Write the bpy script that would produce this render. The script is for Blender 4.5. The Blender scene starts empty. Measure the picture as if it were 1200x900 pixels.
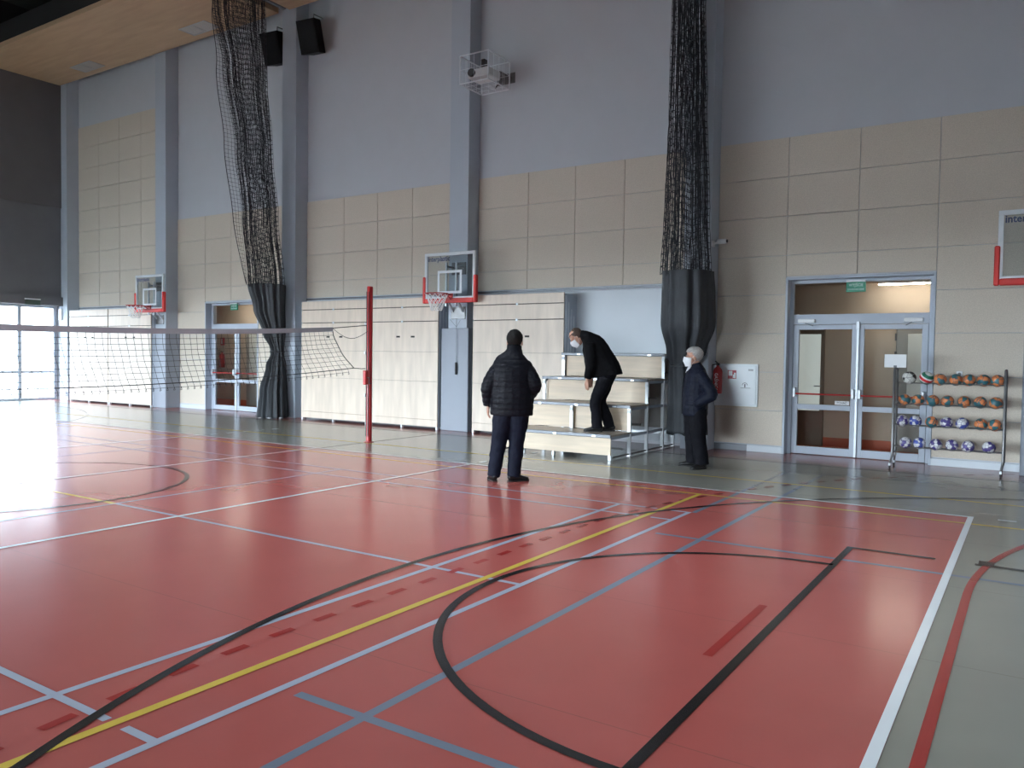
import bpy, bmesh, math, random
from mathutils import Vector, Matrix, Euler
random.seed(7)
SC = bpy.context.scene
COL = SC.collection
PI = math.pi
# ------------------------------------------------------------------ camera
CAM_H = 1.494
def make_camera():
    yaw, pitch, roll = 0.5793, 0.03483, 0.01398
    f = Vector((-math.sin(yaw)*math.cos(pitch), math.cos(yaw)*math.cos(pitch), -math.sin(pitch)))
    rt = Vector((math.cos(yaw), math.sin(yaw), 0)); up = rt.cross(f)
    r2 = rt*math.cos(roll)+up*math.sin(roll); u2 = -rt*math.sin(roll)+up*math.cos(roll)
    cd = bpy.data.cameras.new('camera'); co = bpy.data.objects.new('camera', cd); COL.objects.link(co)
    m = Matrix((r2, u2, -f)).transposed().to_4x4(); m.translation = (0, 0, CAM_H)
    co.matrix_world = m
    cd.sensor_width = 36; cd.lens = 933.9/1200*36; cd.clip_start = .05; cd.clip_end = 300
    SC.camera = co
make_camera()
# ------------------------------------------------------------------ world: overcast sky
w = bpy.data.worlds.new('overcast_sky'); SC.world = w; w.use_nodes = True
bg = w.node_tree.nodes['Background']; bg.inputs[0].default_value = (.80, .90, 1, 1); bg.inputs[1].default_value = 70.0
SC.view_settings.view_transform = 'Standard'; SC.view_settings.look = 'None'
SC.view_settings.gamma = 1; SC.view_settings.use_curve_mapping = False
SC.view_settings.exposure = 0.0
def portal(name, loc, rot, sx, sy):
    ld = bpy.data.lights.new(name, 'AREA'); ld.shape = 'RECTANGLE'; ld.size = sx; ld.size_y = sy
    ld.cycles.is_portal = True
    o = bpy.data.objects.new(name, ld); COL.objects.link(o); o.location = loc; o.rotation_euler = rot
portal('daylight_portal', (-24.9, 10.5, 1.4), (0, -PI/2, 0), 2.8, 4.1)
portal('daylight_portal', (-16.94, -8.7, 1.5), (PI/2, 0, 0), 14.5, 3.0)
portal('daylight_portal', (-.92, -8.7, 1.5), (PI/2, 0, 0), 2.1, 3.0)
portal('daylight_portal', (-10.5, 5.4, 13.4), (0, 0, 0), 25, 1.6)
# ------------------------------------------------------------------ materials
MATS = {}
def mat(name, col, rough=.5, metal=0., var=0., vscale=6., bump=0., bscale=40., spec=.5, stretch=None, coat=0., emit=None):
    m = bpy.data.materials.new(name); m.use_nodes = True; nt = m.node_tree; N = nt.nodes; L = nt.links
    b = N['Principled BSDF']
    b.inputs['Base Color'].default_value = (*col, 1); b.inputs['Roughness'].default_value = rough
    b.inputs['Metallic'].default_value = metal; b.inputs['Specular IOR Level'].default_value = spec
    if coat: b.inputs['Coat Weight'].default_value = coat
    if emit: b.inputs['Emission Color'].default_value = (*emit[0], 1); b.inputs['Emission Strength'].default_value = emit[1]
    if var or bump:
        tc = N.new('ShaderNodeTexCoord'); mp = N.new('ShaderNodeMapping')
        if stretch: mp.inputs['Scale'].default_value = stretch
        L.new(tc.outputs['Object'], mp.inputs[0])
    if var:
        n = N.new('ShaderNodeTexNoise'); n.inputs['Scale'].default_value = vscale; n.inputs['Detail'].default_value = 5
        L.new(mp.outputs[0], n.inputs['Vector'])
        r = N.new('ShaderNodeValToRGB')
        r.color_ramp.elements[0].position = .3; r.color_ramp.elements[1].position = .7
        r.color_ramp.elements[0].color = tuple(max(0, c*(1-var)) for c in col)+(1,)
        r.color_ramp.elements[1].color = tuple(min(1, c*(1+var)) for c in col)+(1,)
        L.new(n.outputs['Fac'], r.inputs[0]); L.new(r.outputs[0], b.inputs['Base Color'])
    if bump:
        n2 = N.new('ShaderNodeTexNoise'); n2.inputs['Scale'].default_value = bscale; n2.inputs['Detail'].default_value = 4
        L.new(mp.outputs[0], n2.inputs['Vector'])
        bp = N.new('ShaderNodeBump'); bp.inputs['Strength'].default_value = bump; bp.inputs['Distance'].default_value = .01
        L.new(n2.outputs['Fac'], bp.inputs['Height']); L.new(bp.outputs[0], b.inputs['Normal'])
    MATS[name] = m
    return m
def glass_mat(name, tint=(.95, .97, .97), rough=.01, ior=1.45):
    m = bpy.data.materials.new(name); m.use_nodes = True; nt = m.node_tree; N = nt.nodes; L = nt.links
    N.remove(N['Principled BSDF']); out = N['Material Output']
    t = N.new('ShaderNodeBsdfTransparent'); t.inputs[0].default_value = (*tint, 1)
    g = N.new('ShaderNodeBsdfGlossy'); g.inputs['Roughness'].default_value = rough
    lw = N.new('ShaderNodeLayerWeight'); lw.inputs[0].default_value = .5
    pw = N.new('ShaderNodeMath'); pw.operation = 'POWER'; pw.inputs[1].default_value = 5; L.new(lw.outputs['Facing'], pw.inputs[0])
    f = N.new('ShaderNodeMapRange'); f.inputs['To Min'].default_value = .035; f.inputs['To Max'].default_value = .9; L.new(pw.outputs[0], f.inputs['Value'])
    x = N.new('ShaderNodeMixShader'); L.new(f.outputs[0], x.inputs[0]); L.new(t.outputs[0], x.inputs[1]); L.new(g.outputs[0], x.inputs[2])
    L.new(x.outputs[0], out.inputs[0]); MATS[name] = m
def floor_mat(name, col, rough=.20):
    m = mat(name, col, rough, var=.05, vscale=1.3)
    nt = m.node_tree; N = nt.nodes; L = nt.links; b = N['Principled BSDF']
    b.inputs['Specular IOR Level'].default_value = .5
    src = b.inputs['Base Color'].links[0].from_socket
    # thin welded seams between the vinyl rolls, every 1.55 m
    tc = N.new('ShaderNodeTexCoord'); sp = N.new('ShaderNodeSeparateXYZ'); L.new(tc.outputs['Object'], sp.inputs[0])
    a = N.new('ShaderNodeMath'); a.operation = 'ADD'; a.inputs[1].default_value = 100-2.9+.008+.5*1.55*0
    L.new(sp.outputs['Y'], a.inputs[0])
    md = N.new('ShaderNodeMath'); md.operation = 'MODULO'; md.inputs[1].default_value = 1.5625
    L.new(a.outputs[0], md.inputs[0])
    lt = N.new('ShaderNodeMath'); lt.operation = 'LESS_THAN'; lt.inputs[1].default_value = .007; L.new(md.outputs[0], lt.inputs[0])
    mx = N.new('ShaderNodeMix'); mx.data_type = 'RGBA'
    ml = N.new('ShaderNodeMath'); ml.operation = 'MULTIPLY'; ml.inputs[1].default_value = .35; L.new(lt.outputs[0], ml.inputs[0])
    L.new(ml.outputs[0], mx.inputs[0]); L.new(src, mx.inputs[6]); mx.inputs[7].default_value = (.08, .06, .05, 1)
    L.new(mx.outputs[2], b.inputs['Base Color'])
    n2 = N.new('ShaderNodeTexNoise'); n2.inputs['Scale'].default_value = 2.2; n2.inputs['Detail'].default_value = 3
    L.new(tc.outputs['Object'], n2.inputs['Vector'])
    mr = N.new('ShaderNodeMapRange'); mr.inputs['To Min'].default_value = rough-.008; mr.inputs['To Max'].default_value = rough+.012
    L.new(n2.outputs['Fac'], mr.inputs['Value']); L.new(mr.outputs[0], b.inputs['Roughness'])
floor_mat('floor_grey', (.245, .243, .205)); floor_mat('floor_red', (.41, .096, .081)); floor_mat('floor_border', (.34, .095, .075))
for n, c in dict(line_white=(.72, .76, .78), line_black=(.012, .009, .009), line_yellow=(.62, .44, .07), line_blue=(.38, .41, .49),
                 line_darkblue=(.17, .20, .255), line_red=(.32, .028, .024)).items():
    mat(n, c, .20, var=.04, vscale=3)
mat('paint_wall', (.52, .545, .59), .75, var=.015, vscale=2, bump=.05, bscale=120)
mat('paint_column', (.44, .49, .56), .6, var=.02, vscale=2)
mat('column_cover', (.26, .285, .335), .5, var=.02, vscale=3)
mat('panel_board', (.60, .535, .455), .85, var=.10, vscale=70, bump=.15, bscale=120)
mat('panel_pale', (.60, .65, .70), .5, var=.015, vscale=2)
mat('plywood', (.66, .56, .465), .45, var=.10, vscale=3.2, stretch=(2.5, 2.5, .35))
mat('plywood_riser', (.60, .475, .345), .45, var=.10, vscale=3.5, stretch=(.45, 3, 5))
mat('tread_wood', (.42, .36, .30), .35, var=.12, vscale=4, stretch=(.4, 4, 4))
mat('soffit_wood', (.44, .30, .185), .6, var=.08, vscale=2.5, stretch=(.4, 3, 3))
mat('dark_wall', (.105, .10, .105), .7, var=.06, vscale=1.5)
mat('dark_wall_low', (.12, .12, .13), .7, var=.06, vscale=1.5)
mat('ceiling_dark', (.012, .012, .013), .9, var=.1, vscale=1)
mat('wall_plain', (.45, .45, .46), .8, var=.03, vscale=1)
mat('alu_frame', (.42, .47, .55), .4, metal=.0, var=.02, vscale=3)
mat('alu_bright', (.62, .66, .70), .32, metal=.6, var=.03, vscale=5)
mat('alu_dark', (.16, .17, .19), .45, metal=.3, var=.05, vscale=5)
mat('steel', (.20, .20, .205), .38, metal=.7, var=.08, vscale=8)
mat('silver_leg', (.74, .77, .80), .35, metal=.2, var=.03, vscale=5)
mat('gap_dark', (.03, .026, .024), .8, var=.1)
mat('rubber', (.025, .025, .027), .6, var=.1)
mat('white_plastic', (.78, .80, .82), .4, var=.02)
mat('white_paint', (.75, .80, .84), .35, var=.02)
mat('red_pad', (.55, .022, .018), .45, var=.05, vscale=6)
mat('red_metal', (.33, .014, .016), .32, var=.05, vscale=6)
mat('red_bar', (.42, .02, .02), .35, var=.04)
mat('net_white', (.78, .78, .78), .7, var=.05)
mat('net_dark', (.028, .032, .04), .8, var=.2, vscale=4)
mat('net_black', (.03, .03, .033), .8, var=.2)
mat('net_tape_backlit', (.42, .42, .46), .7, var=.06)  # grey stands for backlight shade on a white tape
mat('drape_cloth', (.036, .040, .046), .62, spec=.3, var=.12, vscale=5, bump=.12, bscale=60)
mat('speaker_black', (.006, .006, .007), .6, spec=.15, var=.2, vscale=8)
mat('speaker_grille', (.008, .008, .009), .7, spec=.1, var=.3, vscale=200)
mat('projector_body', (.62, .63, .64), .4, var=.03)
mat('vent_white', (.38, .38, .38), .5, var=.04)
mat('exit_green', (.015, .22, .13), .4, var=.05)
mat('sign_dark', (.03, .06, .045), .4, var=.05)
mat('sign_red', (.45, .02, .04), .4, var=.03)
mat('ink_navy', (.03, .05, .12), .5, var=.03)
mat('ink_black', (.02, .02, .022), .5, var=.03)
mat('corridor_wall', (.60, .51, .42), .8, var=.03, vscale=2)
mat('corridor_floor', (.55, .11, .045), .35, var=.05, vscale=2)
mat('corridor_door', (.20, .15, .11), .5, var=.05, vscale=3, stretch=(4, 4, .5))
mat('corridor_pane', (.72, .76, .74), .3, var=.02)
mat('corridor_pane_glow', (.72, .76, .74), .3, emit=((.9, 1, .97), .45)); mat('corridor_grey', (.33, .33, .32), .5, var=.03)  # door pane glow put into the material, no lit room is built behind
mat('lamp_glow', (1, 1, 1), .5, emit=((1, .88, .74), 65)); 
mat('outside_ground', (.55, .55, .54), .9, var=.08, vscale=.5)
mat('skin', (.50, .27, .19), .5, var=.08, vscale=14, bump=.05, bscale=80)
mat('hair_black', (.008, .007, .0065), .6, spec=.2, var=.3, vscale=60, bump=.5, bscale=140)
mat('hair_brown', (.085, .055, .042), .55, var=.3, vscale=60, bump=.5, bscale=140)
mat('hair_grey', (.40, .385, .37), .6, var=.18, vscale=50, bump=.6, bscale=120)
mat('jacket_black', (.0070, .0075, .0115), .48, spec=.12, var=.2, vscale=9, bump=.35, bscale=38)
mat('jacket_navy', (0.0062, 0.0087, 0.0198), .5, spec=.12, var=.2, vscale=9, bump=.35, bscale=38)
mat('blazer_black', (0.0050, 0.0050, 0.0062), .8, spec=.12, var=.2, vscale=9, bump=.2, bscale=30)
mat('trousers_navy', (0.0081, 0.0099, 0.0205), .7, spec=.12, var=.15, vscale=9, bump=.25, bscale=22)
mat('trousers_black', (0.0062, 0.0062, 0.0093), .75, spec=.12, var=.15, vscale=9, bump=.25, bscale=22)
mat('sweater_dark', (0.0074, 0.0074, 0.0112), .85, spec=.12, var=.15, vscale=9)
mat('shirt_white', (.62, .64, .68), .7, var=.03)
mat('mask_white', (.80, .82, .85), .8, var=.02, bump=.1, bscale=60)
mat('shoe_black', (.010, .010, .011), .3, var=.1, vscale=10)
mat('shoe_sole', (.015, .014, .014), .7, var=.1)
mat('eye_white', (.75, .74, .72), .3, var=.02); mat('eye_dark', (.02, .015, .012), .2, var=.02)
glass_mat('pane_clear', (.96, .98, .98)); glass_mat('pane_tinted', (.46, .47, .48)); glass_mat('pane_added_roof', (.60, .60, .60)); glass_mat('pane_door', (.86, .87, .86)); glass_mat('board_glass', (.90, .93, .94))
def ball_mat(name, ca, cb, thr, scale, seam=(.25, .25, .27)):
    m = bpy.data.materials.new(name); m.use_nodes = True; nt = m.node_tree; N = nt.nodes; L = nt.links
    b = N['Principled BSDF']; b.inputs['Roughness'].default_value = .42
    tc = N.new('ShaderNodeTexCoord')
    v = N.new('ShaderNodeTexVoronoi'); v.inputs['Scale'].default_value = scale; v.inputs['Randomness'].default_value = .55
    L.new(tc.outputs['Object'], v.inputs['Vector'])
    r = N.new('ShaderNodeValToRGB'); r.color_ramp.interpolation = 'CONSTANT'
    r.color_ramp.elements[0].color = (*ca, 1); r.color_ramp.elements[1].position = thr; r.color_ramp.elements[1].color = (*cb, 1)
    sp = N.new('ShaderNodeSeparateColor'); L.new(v.outputs['Color'], sp.inputs[0]); L.new(sp.outputs[0], r.inputs[0])
    v2 = N.new('ShaderNodeTexVoronoi'); v2.feature = 'DISTANCE_TO_EDGE'; v2.inputs['Scale'].default_value = scale; v2.inputs['Randomness'].default_value = .55
    L.new(tc.outputs['Object'], v2.inputs['Vector'])
    lt = N.new('ShaderNodeMath'); lt.operation = 'LESS_THAN'; lt.inputs[1].default_value = .045; L.new(v2.outputs['Distance'], lt.inputs[0])
    mx = N.new('ShaderNodeMix'); mx.data_type = 'RGBA'; L.new(lt.outputs[0], mx.inputs[0]); L.new(r.outputs[0], mx.inputs[6]); mx.inputs[7].default_value = (*seam, 1)
    L.new(mx.outputs[2], b.inputs['Base Color'])
    MATS[name] = m
ball_mat('ball_orange', (.62, .20, .07), (.03, .13, .16), .52, 17, (.06, .10, .11))
ball_mat('ball_blue', (.66, .66, .68), (.04, .07, .34), .60, 24, (.10, .10, .25))
ball_mat('ball_purple', (.66, .66, .68), (.07, .05, .22), .60, 24, (.16, .14, .22))
ball_mat('ball_soccer', (.62, .61, .58), (.02, .02, .02), .70, 15, (.30, .30, .29))
def volley_mat():
    m = bpy.data.materials.new('ball_volley'); m.use_nodes = True; nt = m.node_tree; N = nt.nodes; L = nt.links
    b = N['Principled BSDF']; b.inputs['Roughness'].default_value = .42
    tc = N.new('ShaderNodeTexCoord'); wv = N.new('ShaderNodeTexWave'); wv.bands_direction = 'Z'; wv.inputs['Scale'].default_value = 3.0
    wv.inputs['Distortion'].default_value = 2.0; wv.inputs['Detail'].default_value = 0; wv.inputs['Detail Scale'].default_value = .6
    L.new(tc.outputs['Object'], wv.inputs['Vector'])
    r = N.new('ShaderNodeValToRGB'); r.color_ramp.interpolation = 'CONSTANT'; e = r.color_ramp.elements
    e[0].color = (.60, .03, .04, 1); e[1].position = .24; e[1].color = (.72, .72, .70, 1)
    k = e.new(.76); k.color = (.02, .16, .10, 1)
    L.new(wv.outputs['Fac'], r.inputs[0]); L.new(r.outputs[0], b.inputs['Base Color']); MATS['ball_volley'] = m
volley_mat()
# ------------------------------------------------------------------ mesh helpers
class MB:
    def __init__(s): s.v = []; s.f = []
    def add(s, vs, fs):
        o = len(s.v); s.v += [tuple(p) for p in vs]; s.f += [tuple(i+o for i in f) for f in fs]; return s
    def box(s, x0, x1, y0, y1, z0, z1):
        return s.add([(x0,y0,z0),(x1,y0,z0),(x1,y1,z0),(x0,y1,z0),(x0,y0,z1),(x1,y0,z1),(x1,y1,z1),(x0,y1,z1)],
                     [(0,3,2,1),(4,5,6,7),(0,1,5,4),(1,2,6,5),(2,3,7,6),(3,0,4,7)])
    def bbox(s, x0, x1, y0, y1, z0, z1, b=.006):
        """box with chamfered edges"""
        bm = bmesh.new(); bmesh.ops.create_cube(bm, size=1)
        for v in bm.verts:
            v.co = Vector(((x0+x1)/2+v.co.x*(x1-x0), (y0+y1)/2+v.co.y*(y1-y0), (z0+z1)/2+v.co.z*(z1-z0)))
        bmesh.ops.bevel(bm, geom=bm.edges[:], offset=b, segments=1, affect='EDGES')
        bm.verts.index_update(); s.add([v.co[:] for v in bm.verts], [[v.index for v in f.verts] for f in bm.faces]); bm.free(); return s
    def bar(s, a, b, wd, ht=None, up=(0,0,1)):
        """rectangular bar from a to b"""
        ht = ht or wd; a = Vector(a); b = Vector(b); t = (b-a).normalized(); u = Vector(up)
        if abs(t.dot(u)) > .98: u = Vector((0,1,0))
        e1 = t.cross(u).normalized(); e2 = e1.cross(t)
        vs = []
        for p in (a, b):
            for q in ((-1,-1),(1,-1),(1,1),(-1,1)): vs.append(p+e1*q[0]*wd/2+e2*q[1]*ht/2)
        return s.add(vs, [(0,1,2,3),(7,6,5,4),(0,4,5,1),(1,5,6,2),(2,6,7,3),(3,7,4,0)])
    def tube(s, pts, r, n=8, closed=False, cap=True):
        pts = [Vector(p) for p in pts]; m = len(pts); rs = r if isinstance(r, (list, tuple)) else [r]*m
        e1 = None; rings = []
        for i, p in enumerate(pts):
            if closed: t = (pts[(i+1) % m]-pts[i-1]).normalized()
            else: t = (pts[min(i+1, m-1)]-pts[max(i-1, 0)]).normalized()
            if e1 is None:
                ref = Vector((0,0,1)) if abs(t.z) < .9 else Vector((1,0,0)); e1 = (ref-t*ref.dot(t)).normalized()
            else:
                e1 = e1-t*e1.dot(t); e1 = e1.normalized() if e1.length > 1e-6 else t.orthogonal().normalized()
            e2 = t.cross(e1)
            rings.append([p+(e1*math.cos(2*PI*k/n)+e2*math.sin(2*PI*k/n))*rs[i] for k in range(n)])
        vs = [q for rg in rings for q in rg]; fs = []
        for i in range(m if closed else m-1):
            j = (i+1) % m
            for k in range(n):
                fs.append((i*n+k, i*n+(k+1) % n, j*n+(k+1) % n, j*n+k))
        if cap and not closed: fs += [tuple(range(n-1, -1, -1)), tuple((m-1)*n+k for k in range(n))]
        return s.add(vs, fs)
    def lathe(s, prof, c=(0,0,0), n=20, axis='z'):
        vs = []; fs = []
        for (r, h) in prof:
            for k in range(n):
                a = 2*PI*k/n; x, y = r*math.cos(a), r*math.sin(a)
                p = (x, y, h) if axis == 'z' else ((x, -h, y) if axis == 'y' else (h, x, y))
                vs.append((p[0]+c[0], p[1]+c[1], p[2]+c[2]))
        m = len(prof)
        for i in range(m-1):
            for k in range(n): fs.append((i*n+k, i*n+(k+1) % n, (i+1)*n+(k+1) % n, (i+1)*n+k))
        fs += [tuple(range(n-1, -1, -1)), tuple((m-1)*n+k for k in range(n))]
        return s.add(vs, fs)
    def strands(s, edges, r):
        """thin three-sided threads"""
        for a, b in edges:
            a = Vector(a); b = Vector(b); t = b-a
            if t.length < 1e-6: continue
            t.normalize(); e1 = t.orthogonal().normalized()*r; e2 = t.cross(e1)
            o = [e1, e1*-.5+e2*.866, e1*-.5-e2*.866]
            s.add([a+q for q in o]+[b+q for q in o], [(0,1,4,3),(1,2,5,4),(2,0,3,5)])
        return s
    def poly(s, pts): return s.add(pts, [tuple(range(len(pts)))])
    def mesh(s, name, m, smooth=False):
        me = bpy.data.meshes.new(name); me.from_pydata(s.v, [], s.f); me.update()
        me.materials.append(MATS[m])
        if smooth:
            me.polygons.foreach_set('use_smooth', [True]*len(me.polygons))
            try: me.set_sharp_from_angle(angle=math.radians(42))
            except Exception: pass
        return me
    def build(s, name, m, parent=None, smooth=False):
        o = bpy.data.objects.new(name, s.mesh(name, m, smooth)); COL.objects.link(o)
        if parent: o.parent = parent
        return o
def tag(o, label=None, cat=None, group=None, kind=None):
    if label: o['label'] = label
    if cat: o['category'] = cat
    if group: o['group'] = group
    if kind: o['kind'] = kind
    return o
def thing(name, label, cat, loc=(0,0,0), rz=0, group=None):
    o = bpy.data.objects.new(name, None); COL.objects.link(o); o.location = loc; o.rotation_euler = (0,0,rz)
    o.empty_display_size = .1
    return tag(o, label, cat, group)
def struct(name, mb, m, smooth=False, label=None): return tag(mb.build(name, m, None, smooth), kind='structure', label=label)
def text_part(name, s, size, m, parent, loc, rot, extrude=.0015, width=None, bold=0):
    c = bpy.data.curves.new(name, 'FONT'); c.body = s; c.size = size; c.extrude = extrude; c.align_x = 'CENTER'; c.align_y = 'CENTER'
    c.resolution_u = 2; c.offset = bold
    t = bpy.data.objects.new(name+'_curve', c); COL.objects.link(t)
    bpy.context.view_layer.update()
    me = bpy.data.meshes.new_from_object(t.evaluated_get(bpy.context.evaluated_depsgraph_get()))
    bpy.data.objects.remove(t); bpy.data.curves.remove(c)
    me.materials.clear(); me.materials.append(MATS[m])
    if width:
        xs = [v.co.x for v in me.vertices]; k = width/(max(xs)-min(xs))
        for v in me.vertices: v.co.x *= k
    o = bpy.data.objects.new(name, me); COL.objects.link(o); o.parent = parent; o.location = loc; o.rotation_euler = rot
    return o
FRONT = (PI/2, 0, 0)      # text facing -Y
# ------------------------------------------------------------------ room dimensions
WY = 12.975; PY = 12.95; CY = 12.6            # painted wall, panel face, column face
XL, XR, YF, ZC = -24.35, 6.6, -4.3, 10.7
CR = [-24.05, -19.17, -14.22, -9.32, -4.43, .45]; CW = .46
# floor --------------------------------------------------------------
fl = struct('floor', MB().box(-24.95, XR, -8.7, 13.3, -.2, 0), 'floor_grey')
def flat(name, x0, x1, y0, y1, m, lvl, parent=fl):
    z = .0006*lvl
    return MB().poly([(x0,y0,z),(x1,y0,z),(x1,y1,z),(x0,y1,z)]).build(name, m, parent)
AX, AY = -9.44, 4.36
flat('red_field', AX-9, AX+9, AY-4.5, AY+4.5, 'floor_red', 1)
flat('red_border', -24.9, XR, 11.97, 13.25, 'floor_border', 1)
def hx(y, x0, x1, m, lvl, wd=.05): flat('court_line', x0, x1, y-wd/2, y+wd/2, m, lvl+.4)
def hy(x, y0, y1, m, lvl, wd=.05): flat('court_line', x-wd/2, x+wd/2, y0, y1, m, lvl)
def arc(cx, cy, r, a0, a1, m, lvl, wd=.05, name='court_line'):
    n = max(2, int(abs(a1-a0)*r/.12)); z = .0006*lvl; vs = []
    for i in range(n+1):
        a = a0+(a1-a0)*i/n
        vs += [(cx+(r-wd/2)*math.cos(a), cy+(r-wd/2)*math.sin(a), z), (cx+(r+wd/2)*math.cos(a), cy+(r+wd/2)*math.sin(a), z)]
    MB().add(vs, [(2*i, 2*i+1, 2*i+3, 2*i+2) if (a1 < a0) else (2*i+2, 2*i, 2*i+1, 2*i+3)[0:4] for i in range(n)]).build(name, m, fl)
# darker blue badminton court lying across
for x in (-2.263, 2.92, 3.38): hy(x, AY-6.7, AY+6.7, 'line_darkblue', 2)
for y in (AY+1.98, AY-1.98): hx(y, -2.66, 3.38, 'line_darkblue', 2)
for y in (AY+6.7, AY-6.7): hx(y, -2.66, 3.38, 'line_darkblue', 2)
hy(-2.72, AY+3.05, AY+6.7, 'line_darkblue', 2)
# tennis, yellow
for y in (AY+4.115, AY+5.485, AY-4.115): hx(y, AX-11.885, AX+11.885, 'line_yellow', 3, .045)
for s in (-1, 1): hy(AX+s*6.4, AY-4.115, AY+4.115, 'line_yellow', 6)
hx(AY, AX-1.98, AX+1.98, 'line_yellow', 3, .045)
# long badminton court, pale blue
for s in (-1, 1):
    hy(AX+s*6.68, AY-3.05, AY+3.05, 'line_blue', 4, .045); hy(AX+s*5.94, AY-3.05, AY+3.05, 'line_blue', 4, .045)
    hy(AX+s*1.98, AY-3.05, AY+3.05, 'line_blue', 4, .04)
    hx(AY, min(AX+s*1.98, AX+s*6.68), max(AX+s*1.98, AX+s*6.68), 'line_blue', 4, .04)
for y in (AY+3.03, AY+2.59, AY-2.59, AY-3.03): hx(y, AX-6.7, AX+6.35, 'line_blue', 4, .04)
for y in (AY+3.03, AY+2.59, AY-2.59, AY-3.03): hx(y, AX+6.47, AX+6.7, 'line_blue', 4, .04)
# handball, dark red
gx = 5.66
for q in (-1, 1):
    a0 = PI if q > 0 else PI
    arc(gx, AY+q*1.5, 6-.025, PI, PI-q*1.25, 'line_red', 5)
    for i in range(38):
        s0 = (-.015 if q > 0 else .23)+i*.305
        a = PI-q*s0/9
        arc(gx, AY+q*1.5, 9-.025, a, a-q*.15/9, 'line_red', 5, name='court_dash')
hy(gx-6+.025, AY-1.5, AY+1.5, 'line_red', 5)
for i in range(10): flat('court_dash', gx-9, gx-8.95, 2.785+i*.305, 2.935+i*.305, 'line_red', 5)
hy(gx-7+.01, AY-.5, AY+.5, 'line_red', 5)
# basketball, black
def bball(s):
    bx = AX+s*12.48; ft = AX+s*8.255
    arc(bx, AY, 6.75-.025, PI/2-.17 if s > 0 else PI/2+.17, (3*PI/2+.17) if s > 0 else (-PI/2-.17), 'line_black', 7)
    hy(ft, AY-2.45, AY+2.45, 'line_black', 7)
    arc(ft, AY, 1.775, PI/2 if s > 0 else -PI/2, 3*PI/2 if s > 0 else PI/2, 'line_black', 7)
    e = AX+s*14.05
    for y in (AY+2.425, AY-2.425):
        if s > 0:
            hx(y, ft, AX+9-.14, 'line_black', 7); hx(y, AX+9+.12, e, 'line_black', 7)
            hx(y+.08*(1 if y > AY else -1), AX+9.14, AX+9.24, 'line_black', 7, .12)
        else: hx(y, e, ft, 'line_black', 7)
    hy(e, AY-7.5, AY+7.5, 'line_black', 7)
bball(1); bball(-1)
arc(AX, AY, 1.8-.025, 0, 2*PI, 'line_black', 7)
hy(AX, AY+4.5, AY+7.5, 'line_black', 7, .04)
for y in (AY+7.5, AY-7.5): hx(y, AX-14.05, AX+14.05, 'line_black', 7, .04)
# volleyball, white
for y in (AY+4.475, AY-4.475): hx(y, AX-9, AX+9, 'line_white', 8)
for x in (AX-9+.025, AX+9-.025, AX-3, AX+3, AX): hy(x, AY-4.5, AY+4.5, 'line_white', 8)
for s in (-1, 1):
    for i in range(5): hy(AX+s*3, AY+4.7+i*.35, AY+4.85+i*.35, 'line_white', 8)
    hx(AY+4.475, min(AX+s*9.2, AX+s*9.35), max(AX+s*9.2, AX+s*9.35), 'line_white', 8)
# back wall with door openings -----------------------------------------
D1 = (-3.32, -1.21, 2.79); D2 = (-18.0, -15.92, 2.78)
wb = MB(); Y0, Y1 = WY, 13.30
for x0, x1 in ((-24.95, D2[0]), (D2[1], D1[0]), (D1[1], XR)): wb.box(x0, x1, Y0, Y1, 0, ZC)
for d in (D1, D2): wb.box(d[0], d[1], Y0, Y1, d[2], ZC)
wall_back = struct('wall_back', wb, 'paint_wall')
panel_cache = {}
def panel(x0, x1, z0, z1):
    g = .004; key = (round(x1-x0, 3), round(z1-z0, 3))
    if key not in panel_cache:
        a, b = key
        panel_cache[key] = MB().bbox(g-a/2, a/2-g, -.0125, .0125, g-b/2, b/2-g, .003).mesh('acoustic_panel', 'panel_board')
    o = bpy.data.objects.new('acoustic_panel', panel_cache[key]); COL.objects.link(o); o.parent = wall_back
    o.location = ((x0+x1)/2, PY+.0125, (z0+z1)/2)
def panel_bay(xs, ztop, zbot, door=None, pitch=.6175):
    for x0, x1 in zip(xs, xs[1:]):
        z = ztop
        while z > zbot+.02:
            lo = max(zbot, z-pitch)
            if lo-zbot < .12: lo = zbot
            if door and x0 >= door[0]-.01 and x1 <= door[1]+.01:
                if z > door[2]+.03: panel(x0, x1, max(lo, door[2]+.02), z)
            else: panel(x0, x1, lo, z)
            z = lo
panel_bay([-24.05, -22.95, -21.9, -20.85, -19.63], 8.1, 2.78)
panel_bay([-19.17, -18.0, -16.96, -15.92, -14.68], 5.0, .12, D2)
panel_bay([-14.22, -13.03, -12.02, -11.03, -9.78], 5.0, 2.78)
panel_bay([-9.32, -8.16, -7.14, -6.15, -4.89], 5.0, 2.78)
panel_bay([-4.43, -3.32, -2.275, -1.21, -.01], 5.0, .12, D1)
panel_bay([.45, 1.6, 2.62, 3.62, 4.9], 5.0, .12)
for (x0, x1) in ((-24.05, -19.63), (-14.22, -9.78), (-9.32, -4.89)):
    MB().bbox(x0+.01, x1-.01, PY, WY, .05, 2.70, .003).build('wall_lining', 'panel_pale', wall_back)
for i, (x0, x1) in enumerate(((-24.05, -19.63), (-14.22, -9.78), (-9.32, -4.89))):
    struct('trim_%d' % (i+1), MB().box(x0, x1, PY-.012, WY, 2.725, 2.765), 'alu_dark')
for i, (x0, x1) in enumerate(((-19.17, -18.0), (-15.92, -14.68), (-3.88, -3.32), (-1.21, -.01))):
    struct('baseboard_back_%d' % (i+1), MB().bbox(x0, x1, PY-.012, WY, .0, .105, .004), 'panel_pale')
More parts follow.
